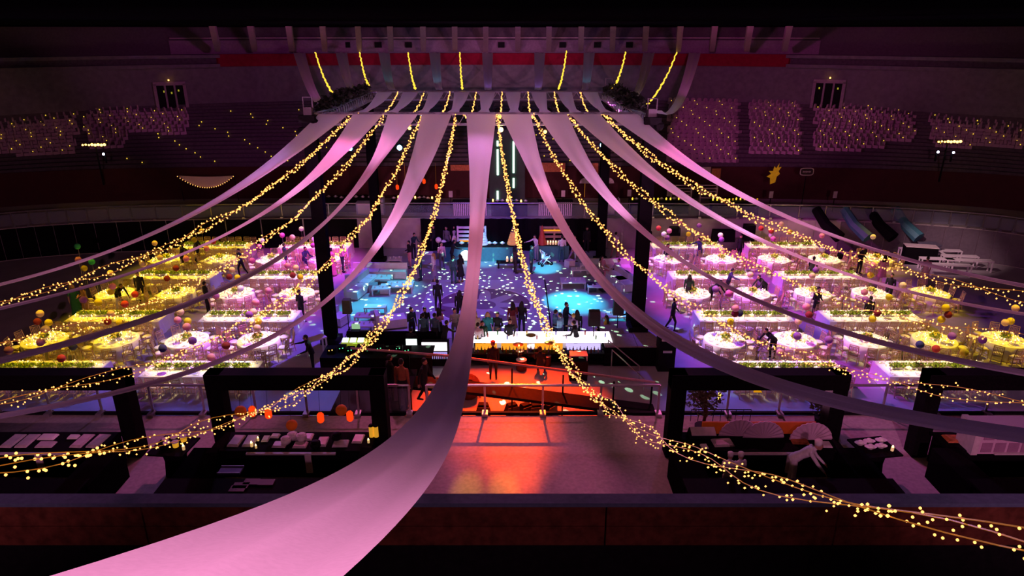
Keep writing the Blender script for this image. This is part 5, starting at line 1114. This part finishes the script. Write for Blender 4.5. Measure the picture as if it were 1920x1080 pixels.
for x in (-.3, .4):
    for y in (0, .4): MB().tube([(x, y-.02, .12), (x, y+.02, .12)], .12, 12).build('wheel', M['black'], t)
# backdrop under the far terrace
t = thing('backdrop', 'black cloth backdrop hung on the far terrace wall behind the bars', 'backdrop'); a, b2 = GY(788, 410, 46.0), GY(1135, 410, 46.0); m = MB(); n = 60; v = []; f = []
for k in range(n+1): x = a.x+(b2.x-a.x)*k/n; y = 46.0+.06*math.sin(k*1.7); v += [(x, y, .02), (x, y, 2.35)]
for k in range(n): f.append((2*k, 2*k+2, 2*k+3, 2*k+1))
m.add(v, f).build('cloth', M['blackcloth'], t)
t = thing('staircase', 'short staircase with white handrail beside the farther riser-side tower', 'stairs', G(1147, 466))
for k in range(8): MB().box((0, .3+.25*k, .13+.25*k), (1.3, .27, .25)).build('step', flat('stair_tread', (.45, .36, .42)), t)
m = MB(); m.tube([(.68, 0, 1.0), (.68, 2.1, 3.1), (.68, 2.6, 3.1)], .05); [m.tube([(.68, y, z0), (.68, y, z0+1)], .03, 5) for y, z0 in ((0, 0), (1.05, 1.05), (2.1, 2.1))]; m.build('handrail', M['white'], t)
# LED tubes and corrugated counters on the far terrace
t = thing('led_tower', 'dark tower hung with vertical mint LED tubes on far terrace', 'light tower', (0, 0, 0)); a, b2 = GY(918, 400, 49), GY(984, 400, 49); MB().box(((a.x+b2.x)/2, 49.3, 5.1), (b2.x-a.x, .3, 5.8)).build('panel', flat('dark_mesh_panel', (.03, .05, .045)), t)
for px, y0, y1 in ((933, 264, 274), (933, 280, 328), (933, 358, 383), (963, 265, 324), (963, 334, 352)):
    a, b2 = GY(px, y0, 49.1), GY(px, y1, 49.1); MB().box((a.x, 49.08, (a.z+b2.z)/2), (.14, .08, a.z-b2.z)).build('led_tube', M['led'], t)
for px0, px1, lab in ((850, 913, 'booth side'), (1009, 1073, 'riser side')):
    a, b2 = GY(px0, 401, 47.4), GY(px1, 383, 47.4); t = thing('corrugated_counter', 'pink-lit striped corrugated counter on the far terrace, %s of the LED tower' % lab, 'counter', (a.x, 47.4, 2.2)); w = b2.x-a.x
    MB().box((w/2, .3, .5), (w, .5, 1.0)).build('body', M['black'], t)
    for k in range(18): MB().box((w*(k+.5)/18, 0, .5), (w/36, .08, .98)).build('slat', flat('pink_lit_slat', (.72, .55, .68), emit=(.9, .3, .7), es=.14), t)  # pink light is put into the slat colour and a faint glow
    MB().box((w/2, .2, 1.03), (w+.1, .7, .05)).build('counter_top', M['black'], t)
# dark red shed boxes and orange lit reveals behind
for px0, px1, py0, py1, c, lab in ((845, 882, 309, 320, 'o', 'orange-lit lintel over the booth-side far kiosk'), (1012, 1060, 305, 322, 'o', 'orange-lit lintel over the riser-side far kiosk'), (1110, 1122, 306, 330, 'o', 'orange-lit panel beside the farther riser-side tower'), (1333, 1352, 316, 334, 'o', 'orange-lit panel beside the outer drape'), (1316, 1333, 313, 325, 'w', 'pale panel beside the orange-lit panel')):
    Y = 51.5 if px0 < 1200 else 50.2; a, b2 = GY(px0, py1, Y), GY(px1, py0, Y); MB_ = MB().box(((a.x+b2.x)/2, Y, (a.z+b2.z)/2), (b2.x-a.x, .1, b2.z-a.z)); tag(MB_.build('lit_board', M['board'] if c == 'o' else M['fan']), lab, 'board', 'boards on the far wall')
# far terrace stations: tables, lanterns, cards, fans
for i, (px, py) in enumerate(((745, 351), (760, 343), (795, 340), (818, 350))):
    p = GY(px, py, 49.5); t = thing('paper_lantern', 'small glowing orange lantern over the far booth-side kiosk, %s from its post' % ORD[i+1], 'lantern', p, 0, 'far orange lanterns'); MB().lathe([(.07, -.18), (.12, -.1), (.12, .1), (.07, .18)], (0, 0, 0), 10).build('shade', M['lantern'], t, True); MB().tube([(0, 0, .18), (0, 0, 5.6-p.z)], .006, 3).build('cord', M['wire'], t)
for i, (px, lab) in enumerate(((1097, 'booth side'), (1141, 'riser side'))):
    p = GY(px, 344, 50.5); t = thing('paper_fan', 'half-round cream paper fan at the far kiosk, %s' % lab, 'fan', p); m = MB(); n = 14; v = [(0, 0, 0)]+[(.42*math.cos(math.pi*k/n), .015*(-1)**k, .42*math.sin(math.pi*k/n)) for k in range(n+1)]; v += [(x, y+.03, z) for x, y, z in v]
    m.add(v, [(0, k, k+1) for k in range(1, n+1)]+[(n+2, n+3+k, n+2+k) for k in range(n)]); m.build('fan_sheet', M['tray'], t); MB().box((0, .05, -.5), (.04, .04, 1.1)).build('stick', M['wire'], t)
for i, (px, py, lab) in enumerate(((845, 364, 'beside the booth-side corrugated counter'), (1056, 363, 'above the riser-side corrugated counter'), (1180, 362, 'beside the nearer riser-side tower'), (1254, 362, 'under the outer riser-side drape'), (1446, 365, 'below the yellow leaf panel'), (1566, 365, 'below the oval sign'))):
    p = GY(px, py, 49.5 if i < 4 else 48.5); t = thing('sign_card', 'white upright card on a dark post '+lab, 'sign', (p.x, p.y, 2.2)); MB().box((0, 0, p.z-2.2), (.28, .03, .48)).build('card', M['tray'], t); MB().box((0, .03, (p.z-2.2)/2), (.06, .03, p.z-2.2)).build('post', M['black'], t)
p = GY(1449, 326, 48.6); t = thing('leaf_panel', 'jagged yellow leaf-shaped panel hanging in the dark far stand', 'panel', p); pts = [(-.1, -.75), (.25, -.6), (.3, -.2), (.5, .0), (.38, .2), (.55, .5), (.35, .45), (.38, .75), (.2, .4), (.05, .55), (-.02, .2), (-.3, .2), (-.12, 0), (-.42, -.2), (-.15, -.3)]
m = MB(); n = len(pts); v = [(x, -.02, z) for x, z in pts]+[(x, .02, z) for x, z in pts]; m.add(v, [tuple(range(n)), tuple(range(2*n-1, n-1, -1))]+[(k, n+k, n+(k+1) % n, (k+1) % n) for k in range(n)]); m.build('leaf_sheet', M['yellowleaf'], t); MB().tube([(0, 0, .5), (0, .1, 9.0-p.z)], .01, 3).build('cord', M['black'], t)
p = GY(1513, 322, 49.0); t = thing('oval_sign', 'small dark oval sign with pale rim and lettering in the far stand', 'sign', p)
def oval(w, h, y0, y1, n=24):
    v = []
    for y in (y0, y1):
        for k in range(n): a = 2*math.pi*k/n; e = .5; v.append((w*math.copysign(abs(math.cos(a))**e, math.cos(a)), y, h*math.copysign(abs(math.sin(a))**e, math.sin(a))))
    return MB().add(v, [tuple(range(n)), tuple(range(2*n-1, n-1, -1))]+[(k, n+k, n+(k+1) % n, (k+1) % n) for k in range(n)])
oval(.50, .28, .0, .05).build('rim', M['signw'], t); oval(.44, .22, -.02, .0).build('face', M['sign'], t)
m = MB(); [m.box((-.28+.075*k, -.03, .0), (.045, .01, .09 if k % 3 else .11)) for k in range(8)]; m.build('lettering', M['signw'], t); MB().box((0, .06, -1.4+.0), (.05, .03, 2.8)).build('post', M['black'], t)
# crescent hammock garland with bulbs, booth side
p = GY(388, 338, 47.5); t = thing('crescent_garland', 'crescent-shaped pink cloth edged with tiny lights in the dark booth-side stand', 'garland', p); m = MB(); n = 24; v = []; lt_ = MB()
for k in range(n+1): s = -1+2*k/n; x = 1.95*s; v += [(x, 0, .28*(s*s)*.3+.25), (x, -.1, .25-.72*(1-s*s)+.08*s*s)]; lt_.octa((x, -.15, .22-.72*(1-s*s)+.08*s*s), .035)
m.add(v, [(2*k, 2*k+1, 2*k+3, 2*k+2) for k in range(n)]); m.build('cloth', M['fan'], t); o = lt_.build('bulb', M['bulb'], t); o['kind'] = 'stuff'
m = MB(); m.tube([(-1.95, 0, .3), (-1.95, .2, -1.5)], .03, 4); m.tube([(1.95, 0, .3), (1.95, .2, -1.5)], .03, 4); m.build('post', M['black'], t)
# amber lamp clusters and cold lamps at both dark ends
for px0, py0, side in ((155, 272, 'booth-side'), (1760, 266, 'riser-side')):
    p = GY(px0, py0, 50.5); t = thing('lamp_bar', 'bar of amber lamps glowing in the dark '+side+' stand', 'lamp', p); w = 1.6; MB().box((w/2, .15, 0), (w+.2, .1, .12)).build('bar', M['black'], t)
    for k in range(8): MB().sph((w*k/7, 0, .03*(k % 2)), .07 if k < 3 else .10, 8, 5).build('lamp', M['lampo'], t, True)
    MB().box((w/2, .2, -1.5), (.08, .08, 3)).build('post', M['black'], t)
for i, (px, py) in enumerate(((194, 289), (1759, 285), (1788, 286))):
    p = GY(px, py, 50.4); t = thing('cold_lamp', 'small cold white lamp below the amber lamp bar, %s' % ('booth-side', 'first riser-side', 'second riser-side')[i], 'lamp', p); MB().sph((0, 0, 0), .09, 8, 6).build('lens', glow('cold_white_lens', (.65, .65, 1), 8), t, True); MB().box((0, .15, -.3), (.1, .1, .8)).build('bracket', M['black'], t)
# far terrace food tables with bright bits (booth side, middle, riser side)
def buffet(px0, px1, py, Y, lab, nitems, ic, seed, h=.95, grp=None):
    rng = random.Random(seed); a, b2 = GY(px0, py, Y), GY(px1, py, Y); w = b2.x-a.x; t = thing('buffet_table', lab, 'table', ((a.x+b2.x)/2, Y, 2.2)); MB().box((0, 0, h), (w, .8, .06)).build('table_top', M['black'], t); MB().box((0, 0, h/2-.02), (w-.1, .7, h-.04)).build('skirt', M['blackcloth'], t)
    for k in range(nitems):
        x = -w/2+w*(k+.5)/nitems; c = ic[k % len(ic)]; tt = thing('serving_dish', '%s dish, %s along the %s' % ({'tray': 'pale', 'china': 'white', 'lampo': 'glowing', 'cyl': 'amber', 'bulbg': 'yellow'}.get(c, 'small'), ORD[min(20, k+1)], lab), 'dish', ((a.x+b2.x)/2+x, Y+rng.uniform(-.15, .15), 2.2+h+.031), 0, 'dishes on the far terrace')
        if c in ('lampo', 'cyl', 'bulbg'): MB().lathe([(.05, 0), (.06, .12), (.03, .16)], (0, 0, 0), 8).build('glass', M[c], tt)
        else: MB().lathe([(.10, 0), (.17, .06), (.16, .06)], (0, 0, 0), 10).build('bowl', M[c], tt); MB().sph((0, 0, .05), .1, 7, 4).build('food', M['cloth'], tt)
buffet(735, 815, 380, 48.6, 'far terrace buffet under the small orange lanterns', 10, ('tray', 'lampo', 'china', 'tray'), 1)
buffet(610, 700, 380, 48.8, 'far terrace buffet behind the booth-side towers', 7, ('tray', 'china'), 2)
buffet(1180, 1290, 398, 48.2, 'far terrace buffet with yellow glasses beside the tower', 14, ('bulbg', 'china', 'bulbg'), 3)
buffet(1330, 1420, 398, 48.0, 'far terrace buffet with yellow glasses under the outer drape', 12, ('bulbg', 'bulbg', 'cyl'), 4)
buffet(920, 990, 393, 47.6, 'far terrace buffet at the foot of the LED tower', 8, ('lampo', 'china', 'tray'), 5)
for i, (x0, x1) in enumerate(((1258, 1297), (1312, 1345))):
    a, b2 = GY(x0, 371, 49.2), GY(x1, 346, 49.2); t = thing('bread_rack', 'pale slatted rack on the far terrace, %s of two under the drape' % ('booth-side', 'riser-side')[i], 'rack', (a.x, 49.2, 2.2)); w = b2.x-a.x
    for x in (0, w): MB().box((x, 0, (b2.z-2.2)/2), (.08, .3, b2.z-2.2)).build('upright', M['tray'], t)
    for k in range(5): MB().box((w/2, 0, .9+k*(b2.z-3.15)/4), (w, .3, .05)).build('shelf', M['tray'], t)
for i, (px, py, w, h) in enumerate(((712, 395, .7, 1.2), (690, 402, 1.5, .9), (1145, 395, .5, .9))):
    p = GY(px, py, 47.9); t = thing('white_cooler', 'white cold cabinet on the far terrace, %s' % ('beside the farther booth-side tower', 'with pale glow behind the light string', 'beside the white stair rail')[i], 'cabinet', (p.x, 47.9, 2.2)); MB().box((0, 0, h/2), (w, .6, h)).build('body', flat('pale_blue_cabinet', (.45, .5, .65)), t); MB().box((0, -.31, h/2), (w*.85, .02, h*.8)).build('door', M['white'], t)
# round openings and dark panels in the wall below the far terrace, riser side
for i, (x0, x1, y0, y1) in enumerate(((1334, 1378, 431, 452), (1392, 1416, 421, 450), (1200, 1222, 433, 452), (1255, 1275, 426, 440))):
    a, b2 = GY(x0, y1, 45.7), GY(x1, y0, 45.7); m = MB(); w, h = (b2.x-a.x), (b2.z-max(0.02, a.z)); m.box((0, 0, h/2), (w, .6, h), 0, 0, .94); o = m.build('dark_sofa', M['blackcloth'], None, loc=((a.x+b2.x)/2, 45.7, max(0.02, a.z))); tag(o, 'dark covered block against the far wall, %s from the riser-side tower' % ORD[(3, 4, 1, 2)[i]], 'block', 'dark blocks against the far wall')
# sloping marquee drapes, riser side far
for i, px in enumerate((1530, 1583, 1630, 1678)):
    a = GY(px, 392, 46.4); b2 = GY(px+45, 446, 44.4); t = thing('marquee_leg', 'dark cloth-covered sloping strut, %s from the dance floor below the far railing' % ORD[i+1], 'strut', (a.x, a.y, 0)); d = b2-a; m = MB(); m.tube([(0, 0, a.z), (d.x*.35, d.y*.5, a.z+d.z*.55), (d.x, d.y, max(.3, b2.z))], [.32, .36, .42], 8); m.build('cloth_cover', M['teal'] if i % 2 else M['blackcloth'], t); m = MB(); m.box((d.x, d.y, .15), (.7, .5, .3)); m.build('foot', M['black'], t)
# white benches, dark frames at riser-side far end
for i, (px, py, w) in enumerate(((1712, 486, 2.0), (1768, 489, 2.0), (1795, 500, 2.2), (1812, 508, 2.8), (1752, 505, 2.0), (1778, 517, 2.4), (1745, 494, 1.4))):
    low_table(G(px, py, 0.0), w, .5, 'white trestle table in the dark corner, %s' % ('nearest the sheeted stage', 'with a green glass', 'in the middle of the far line', 'longest, at the outer end', 'beside the pink-dressed woman', 'lowest in the group', 'behind the first one')[i], -.12, .74, 'white', grp='white trestle tables')
t = thing('sheeted_stage', 'flat platform covered with pale cloth beside the trestle tables', 'platform'); q = [G(1665, 500, .5), G(1722, 510, .5), G(1722, 540, .5), G(1655, 520, .5)]; MB().prism([(p.x, p.y) for p in q], 0, .5).build('sheet', M['cloth'], t)
t = thing('dark_bar', 'black bar with pinkish glassware at the riser-side far end', 'bar'); a, b2 = GY(1700, 452, 43.3), GY(1755, 452, 43.3); MB().box(((a.x+b2.x)/2, 43.2, .6), (b2.x-a.x, .7, 1.2), -.25).build('body', M['blackcloth'], t); MB().box(((a.x+b2.x)/2, 43.2, 1.23), (b2.x-a.x, .8, .05), -.25).build('counter_top', M['tray'], t)
t = thing('grey_counter', 'plain grey counter unit beside the black bar in the dark corner', 'counter', G(1737, 487)); MB().box((0, 0, .55), (1.1, .8, 1.1)).build('body', flat('slate_paint', (.12, .12, .17)), t); MB().box((0, 0, 1.13), (1.2, .9, .05)).build('counter_top', flat('slate_paint', (.12, .12, .17)), t)
t = thing('pipe_frame', 'black rectangular frame standing before the grey counter', 'frame', G(1700, 474)); m = MB(); [m.box((x, 0, .8), (.12, .12, 1.6)) for x in (-1, 1)]; m.box((0, 0, 1.6), (2.1, .12, .12)); m.build('frame_tube', M['black'], t)
t = thing('dark_cabinet', 'dark cabinet with small red lamp at the outer far edge', 'cabinet', G(1850, 475)); MB().box((0, 0, .9), (4.2, .8, 1.8), -.2).build('body', M['black'], t); MB().sph((-.2, -.4, 2.0), .07).build('lamp', M['redlamp'], t)
MB().box((0, 0, 1.9), (4.2, .7, .1), -.2).build('counter_top', flat('brown_counter', (.08, .03, .02)), t)
t = thing('barrier', 'long low white barrier below the sloping struts', 'barrier'); a, b2 = G(1560, 470), G(1697, 470); MB().box(((a.x+b2.x)/2, a.y+.4, .5), (b2.x-a.x, .3, 1.0), -.02).build('panel', M['wall'], t); MB().box(((a.x+b2.x)/2, a.y+.4, 1.03), (b2.x-a.x, .36, .06), -.02).build('cap', M['white'], t)

# ------------------------------------------------------------------ near terrace: four black kiosks, buffets, trees
def kiosk(xl, xr, yf, lab, trays, seed, cand_=True, fans=False):
    """a black portal frame with a back counter, side wing and deep front counter"""
    rng = random.Random(seed); t = thing('kiosk_frame', 'black timber portal frame of the '+lab, 'frame', (0, 0, 0)); zt = 5.05; w = .46
    for x in (xl, xr): MB().box((x, 18.1, (2.2+zt)/2), (w, w, zt-2.2)).build('post', M['blackwood'], t)
    MB().box(((xl+xr)/2, 18.1, zt-.25), (xr-xl+w, w+.04, .5)).build('beam', M['blackwood'], t)
    c = thing('buffet_counter', 'black wrap-around buffet counter of the '+lab, 'counter', (0, 0, 2.2)); x0, x1 = xl+.1, xr-.1; xm = (x0+x1)/2; ww = x1-x0
    MB().box((xm, 17.3, .93), (ww, 1.0, .06)).build('counter_top', M['blackwood'], c); MB().box((xm, 17.3, .45), (ww-.1, .85, .9)).build('body', M['blackcloth'], c)
    MB().box((x0-.1, 16.0, .5), (.75, 1.8, 1.0)).build('side_wing', M['blackcloth'], c); MB().box((x1+.1, 16.0, .5), (.75, 1.8, 1.0)).build('side_wing', M['blackcloth'], c)
    MB().box((xm, 14.75, .55), (ww+.9, .9, 1.1)).build('front_body', M['blackcloth'], c); MB().box((xm, 14.75, 1.12), (ww+1.0, 1.0, .05)).build('front_top', M['blackwood'], c)
    m = MB(); m.box((xm+.1, 16.62, .99), (ww*.55, .08, .05)); m.box((xm+.6, 16.55, .7), (.18, .05, .6)); m.build('pale_trim', M['tray'], c)
    for k, (u, dy, tw, td, cc) in enumerate(trays):
        o = MB().box((0, 0, .02), (tw, td, .04), 0, 0, .9); o.box((0, 0, .045), (tw*.8, td*.8, .02)); o = o.build('serving_tray', M[cc], None, loc=(x0+ww*u, 17.3+dy, 3.16+.001), rz=rng.uniform(-.06, .06)); tag(o, 'flat %s tray on the %s, %s along the counter' % ('cloudy pink' if cc == 'tray' else 'white' if cc == 'china' else 'wooden', lab, ORD[k+1]), 'tray', 'trays on the '+lab)
    return x0, ww
TR = [(.13, 0, .34, .6, 'tray'), (.22, 0, .34, .6, 'tray'), (.31, .1, .2, .3, 'china'), (.42, -.2, .4, .3, 'tray'), (.55, .2, .5, .35, 'tray'), (.55, -.22, .4, .3, 'tray'), (.68, -.05, .3, .5, 'tray'), (.80, -.15, .45, .35, 'tray'), (.90, .1, .3, .45, 'tray'), (.36, .25, .25, .2, 'china')]
kiosk(-8.85, -4.0, 14, 'booth-side kiosk with orange lanterns', TR, 1)
kiosk(4.95, 9.75, 14, 'riser-side kiosk with paper fans', [(.25, -.1, .6, .4, 'tray'), (.12, -.3, .2, .2, 'china'), (.75, 0, .5, .35, 'board'), (.9, -.2, .3, .3, 'tray')], 2)
kiosk(-16.6, -11.65, 14, 'outer booth-side kiosk', [(.37, 0, .35, .7, 'tray'), (.46, 0, .35, .7, 'tray'), (.56, .2, .5, .3, 'china'), (.60, -.2, .5, .3, 'tray'), (.72, .2, .3, .2, 'china'), (.80, 0, .35, .7, 'tray'), (.90, 0, .35, .7, 'tray')], 3)
kiosk(12.55, 17.4, 14, 'outer riser-side kiosk', [(.12, .1, .7, .4, 'board'), (.18, -.2, .4, .3, 'tray'), (.3, -.3, .4, .3, 'tray')], 4)
# lanterns of the booth-side kiosk
for i, (px, py) in enumerate(((473, 771), (503, 775), (601, 783), (656, 780))):
    p = GY(px, py, 18.0); t = thing('paper_lantern', 'glowing orange cylinder lantern in the booth-side kiosk, %s from its outer post' % ORD[i+1], 'lantern', p, 0, 'glowing orange lanterns'); MB().lathe([(.07, -.16), (.105, -.11), (.105, .1), (.06, .16)], (0, 0, 0), 14).build('shade', M['lantern'], t, True)
    MB().sph((0, -.03, -.13), .045, 8, 5).build('candle_light', M['flame'], t); MB().tube([(0, 0, .16), (0, .1, 4.56-p.z)], .005, 3).build('cord', M['black'], t)
for i, (px, py) in enumerate(((451, 771), (547, 797), (640, 769))):
    p = GY(px, py, 17.9); t = thing('round_lantern', 'unlit round dark orange paper lantern in the booth-side kiosk, %s from its outer post' % ORD[i+1], 'lantern', p, 0, 'unlit round lanterns'); MB().sph((0, 0, 0), .17, 16, 10).build('shade', M['lanternd'], t, True); MB().tube([(0, 0, .16), (0, .1, 4.56-p.z)], .005, 3).build('cord', M['black'], t)
for i, (px, lab) in enumerate(((697, 'first'), (706, 'second'))):
    p = GY(px, 826, 17.3); t = thing('amber_lamp', 'amber glass cylinder lamp beside the kiosk inner post, %s of two' % lab, 'lamp', (p.x-.05, 17.55, 3.16)); MB().lathe([(.07, 0), (.07, .36)], (0, 0, 0), 12).build('glass', M['cyl'], t); MB().lathe([(.08, .36), (.05, .42)], (0, 0, 0), 12).build('cap', M['black'], t)
for i, (px, py, sc) in enumerate(((472, 835, 1.2), (484, 824, .9), (691, 828, 1.0), (480, 838, .9), (690, 860, .5))):
    p = G(px, py, 3.2); place(ca, 'ca', (p.x, p.y, 3.161), 0, 'small candle on the booth-side kiosk counter, %s' % ('by the outer trays', 'beside the white bowl', 'by the amber lamps', 'in the leaves', 'on the inner wing')[i], 'table candles', sc)
for i, (px, py) in enumerate(((549, 822), (566, 824), (592, 838), (632, 823), (537, 830))):
    p = G(px, py, 3.2); t = thing('serving_bowl', ('white soup tureen', 'white round bowl', 'black cast bowl', 'large black pot', 'small white dish')[i]+' on the booth-side kiosk counter', 'bowl', (p.x, p.y, 3.16)); bk = i in (2, 3)
    MB().lathe([(.08, 0), (.15, .08), (.15, .2), (.14, .2), (.13, .1)], (0, 0, 0), 14).build('bowl', M['black' if bk else 'china'], t, True); MB().sph((0, 0, .2), .12, 10, 5, 0, (1, 1, .5)).build('lid' if i in (0, 3) else 'food', M['black' if bk else 'cloth'], t)
t = thing('drinks_cooler', 'blue-lit drinks cooler with rails in front of booth-side kiosk', 'cooler', G(433, 884, 3.3)); m = MB(); m.box((0, 0, .03), (.6, .35, .05)); m.build('tray', flat('violet_glass', (.14, .10, .30)), t); m = MB(); [m.box((0, y, .07), (.62, .02, .02)) for y in (-.16, .16)]; m.build('rail', M['steel'], t)
# wooden pillow trays in the dark foreground counter
for i, (px, py) in enumerate(((452, 912), (472, 905), (500, 906), (446, 918))):
    p = G(px, py, 3.35); o = MB().box((0, 0, .02), (.4, .25, .04)).build('wooden_board', flat('dim_board', (.10, .05, .03)), None, loc=(p.x, p.y, 3.35)); tag(o, 'dim wooden board on the booth-side front counter, %s' % ('lowest', 'middle', 'nearest the drape', 'outermost')[i], 'board')
# high tables with jars or bowls
def side_table(px, py, lab, kind, rz=0):
    p = G(px, py, 3.15); t = thing('high_table', lab, 'table', (p.x, p.y, 2.2), rz); MB().box((0, 0, .93), (1.1, 1.0, .05)).build('table_top', M['blackwood'], t); m = MB(); m.lathe([(.35, 0), (.3, .5), (.35, .9)], (0, 0, 0), 14); m.build('pedestal', M['blackcloth'], t)
    for k, (x, y) in enumerate(((-.25, .1), (-.05, .2), (.2, .25), (.1, -.05), (-.12, -.1))):
        if kind == 'jar':
            tt = thing('glass_jar', 'amber jar with pale lid on outer side table, %s' % ('outer', 'rear', 'inner', 'front', 'middle')[k], 'jar', (p.x+x, p.y+y, 3.156)); MB().lathe([(.08, 0), (.09, .15)], (0, 0, 0), 12).build('jar_body', M['cyl' if k in (2, 3) else 'black'], tt); MB().lathe([(.10, .15), (.10, .18)], (0, 0, 0), 12).build('lid', M['china'], tt)
        else:
            tt = thing('serving_bowl', 'white oval bowl on the riser-side high table, %s' % ('outer', 'rear', 'inner', 'front', 'middle')[k], 'bowl', (p.x+x*1.5, p.y+y, 3.156)); MB().lathe([(.06, 0), (.14, .08), (.13, .08)], (0, 0, 0), 12, 0, 1.3, .8).build('bowl', M['china'], tt); MB().sph((0, 0, .07), .09, 8, 4).build('food', M['cloth'], tt)
    place(ca, 'ca', (p.x+.4, p.y-.2, 3.156), 0, 'candle at the corner of the %s' % lab, 'table candles', 1.2)
side_table(325, 836, 'black high table with amber jars between the booth-side kiosks', 'jar', -.1); side_table(1640, 838, 'black high table with white bowls between the riser-side kiosks', 'bowl', .15)
# fans of the riser-side kiosk
for i, (px, py, r) in enumerate(((1390, 826, .56), (1438, 832, .56), (1513, 815, .58))):
    p = G(px, py, 3.17); t = thing('paper_fan', 'large pink half-round paper fan on the riser-side kiosk, %s' % ('behind the other', 'in front of its neighbour', 'above the chef')[i], 'fan', (p.x, 17.55-.1*i, 3.165)); n = 24; m = MB(); v = [(0, 0, 0)]+[(r*1.08*math.cos(math.pi*k/n), .02*(-1)**k, r*math.sin(math.pi*k/n)) for k in range(n+1)]; v += [(x, y+.03, z) for x, y, z in v]
    m.add(v, [(0, k, k+1) for k in range(1, n+1)]+[(n+2, n+3+k, n+2+k) for k in range(n)]+[(k, n+2+k, n+3+k, k+1) for k in range(1, n+1)]); m.build('fan_sheet', M['fan'], t); MB().box((0, .06, .02), (.5, .06, .04)).build('foot', M['wire'], t)
p = G(1500, 868, 2.2); person('chef in white with a cap bending over riser-side counter', (7.95, 16.3, 2.2), 'lean', 1.2, WH, WH, hair='cap', sc=1.14)
for i, px in enumerate((1371, 1391)): person('chef in white seen low behind the fairy lights, %s of two' % ('first', 'second')[i], (G(px, 850, 3.7).x, 15.9, 2.2), 'hands', A+.4*i, WH, WH, hair='cap', sc=.86)
for px, py in ((1340, 798),):
    p = GY(px, 815, 17.3); t = thing('menu_box', 'open pale box behind the trays of the riser-side kiosk', 'box', (p.x-.3, 17.55, 3.16)); MB().box((0, 0, .12), (.8, .35, .2), 0, 0, .9).build('box', M['black'], t); MB().box((0, -.1, .24), (.72, .3, .03), 0, 0, 1, .4).build('lid', M['tray'], t)
t = thing('amber_backboard', 'dark orange backboard behind the pink paper fans', 'board', (7.4, 17.72, 3.16)); MB().box((0, 0, .2), (3.4, .05, .4)).build('board', flat('orange_board', (.5, .10, .02), emit=(1, .12, 0), es=.04), t)
for x in (-1.5, 1.5): MB().box((x, .04, .18), (.06, .04, .36)).build('strut', M['black'], t)
# white patterned trunk on the outer riser-side kiosk
p = G(1872, 848, 3.2); t = thing('patterned_screen', 'pale patterned box with light wooden end on outer riser-side kiosk', 'box', (p.x, 17.0, 3.16)); MB().box((.15, 0, .42), (1.6, .7, .84)).build('body', M['fan'], t); MB().box((-.72, 0, .42), (.18, .74, .9)).build('end_panel', M['tray'], t)
for r_ in range(2):
    for c_ in range(4): MB().box((-.4+c_*.38, -.36, .22+.4*r_), (.3, .02, .3)).build('motif', flat('dusky_motif', (.35, .2, .3)), t)
# potted trees
def ptree(px, py, zt, lab, r, seed):
    p = G(px, py, 2.2); rng = random.Random(seed); t = thing('potted_tree', lab, 'tree', (p.x, p.y, 2.2)); MB().lathe([(.2, 0), (.27, .35), (.24, .35)], (0, 0, 0), 14).build('pot', M['black'], t)
    m = MB(); m.tube([(0, 0, .3), (.05, 0, .9), (-.03, .05, zt*.75)], [.06, .05, .03], 7)
    for k in range(9): a = rng.uniform(0, 6.3); m.tube([(0, 0, .8+.08*k), (.35*math.cos(a), .35*math.sin(a), 1.2+.12*k)], [.022, .008], 4)
    m.build('trunk', M['brown'], t); m = MB()
    for k in range(14): a = rng.uniform(0, 6.3); q = rng.uniform(.1, r*.8); leafblob(m, (q*math.cos(a), q*math.sin(a), zt*.62+rng.uniform(-.45, .55)), .34, 60, .07, .8, 0, rng)
    o = m.build('foliage', M['shrub'], t); return t
ptree(1316, 815, 2.3, 'small leafy tree in a black pot inside riser-side kiosk frame', .55, 3); ptree(1540, 800, 1.7, 'dark small tree in a pot beside the riser-side kiosk inner post', .45, 4)
for px in (1326, 1349): p = GY(px, 742, 19.6); t = thing('candle_lamp', 'hanging yellow candle lamp behind the potted tree, %s of two' % ('booth-side' if px == 1326 else 'riser-side'), 'lamp', p); MB().lathe([(.05, -.12), (.05, .1)], (0, 0, 0), 8).build('glass', glow('yellow_candle_glass', (1, .7, .1), 2.2, True), t); MB().tube([(0, 0, .1), (0, -1.3, 4.7-p.z)], .005, 3).build('cord', M['black'], t)
p = GY(1420, 729, 18.0); t = thing('yellow_flag', 'small bright yellow boot-shaped tag hanging from kiosk beam', 'tag', p); m = MB().prism([(-.1, -.12), (.16, -.12), (.1, -.05), (0, 0), (-.02, .16), (-.08, .16)], -.01, .01); m.v = [(x, z, y) for x, y, z in m.v]; m.build('tag_sheet', flat('yellow_card', (.8, .45, .03), emit=(1, .5, 0), es=.5), t); MB().tube([(-.05, 0, .15), (-.05, .05, 4.56-p.z)], .005, 3).build('cord', M['black'], t)
t = thing('low_fence', 'low dark wire fence on the terrace behind the potted tree', 'fence', (G(1350, 790, 2.2).x, G(1350, 790, 2.2).y, 2.2)); m = MB(); m.tube([(-1.0, 0, .45), (1.0, 0, .45)], .02); m.build('rail', M['black'], t)
for k in range(9): MB().tube([(-1+.25*k, 0, 0), (-1+.25*k, 0, .45)], .012, 4).build('bar', M['black'], t)
# seats in the dark foreground, booth side of the parapet
import re as _re
for _o in bpy.data.objects:
    if 'label' in _o and len(_re.findall(r"[A-Za-z0-9][A-Za-z0-9'-]*", _o['label'])) > 16: print('LONG', _o.name, _o['label'])
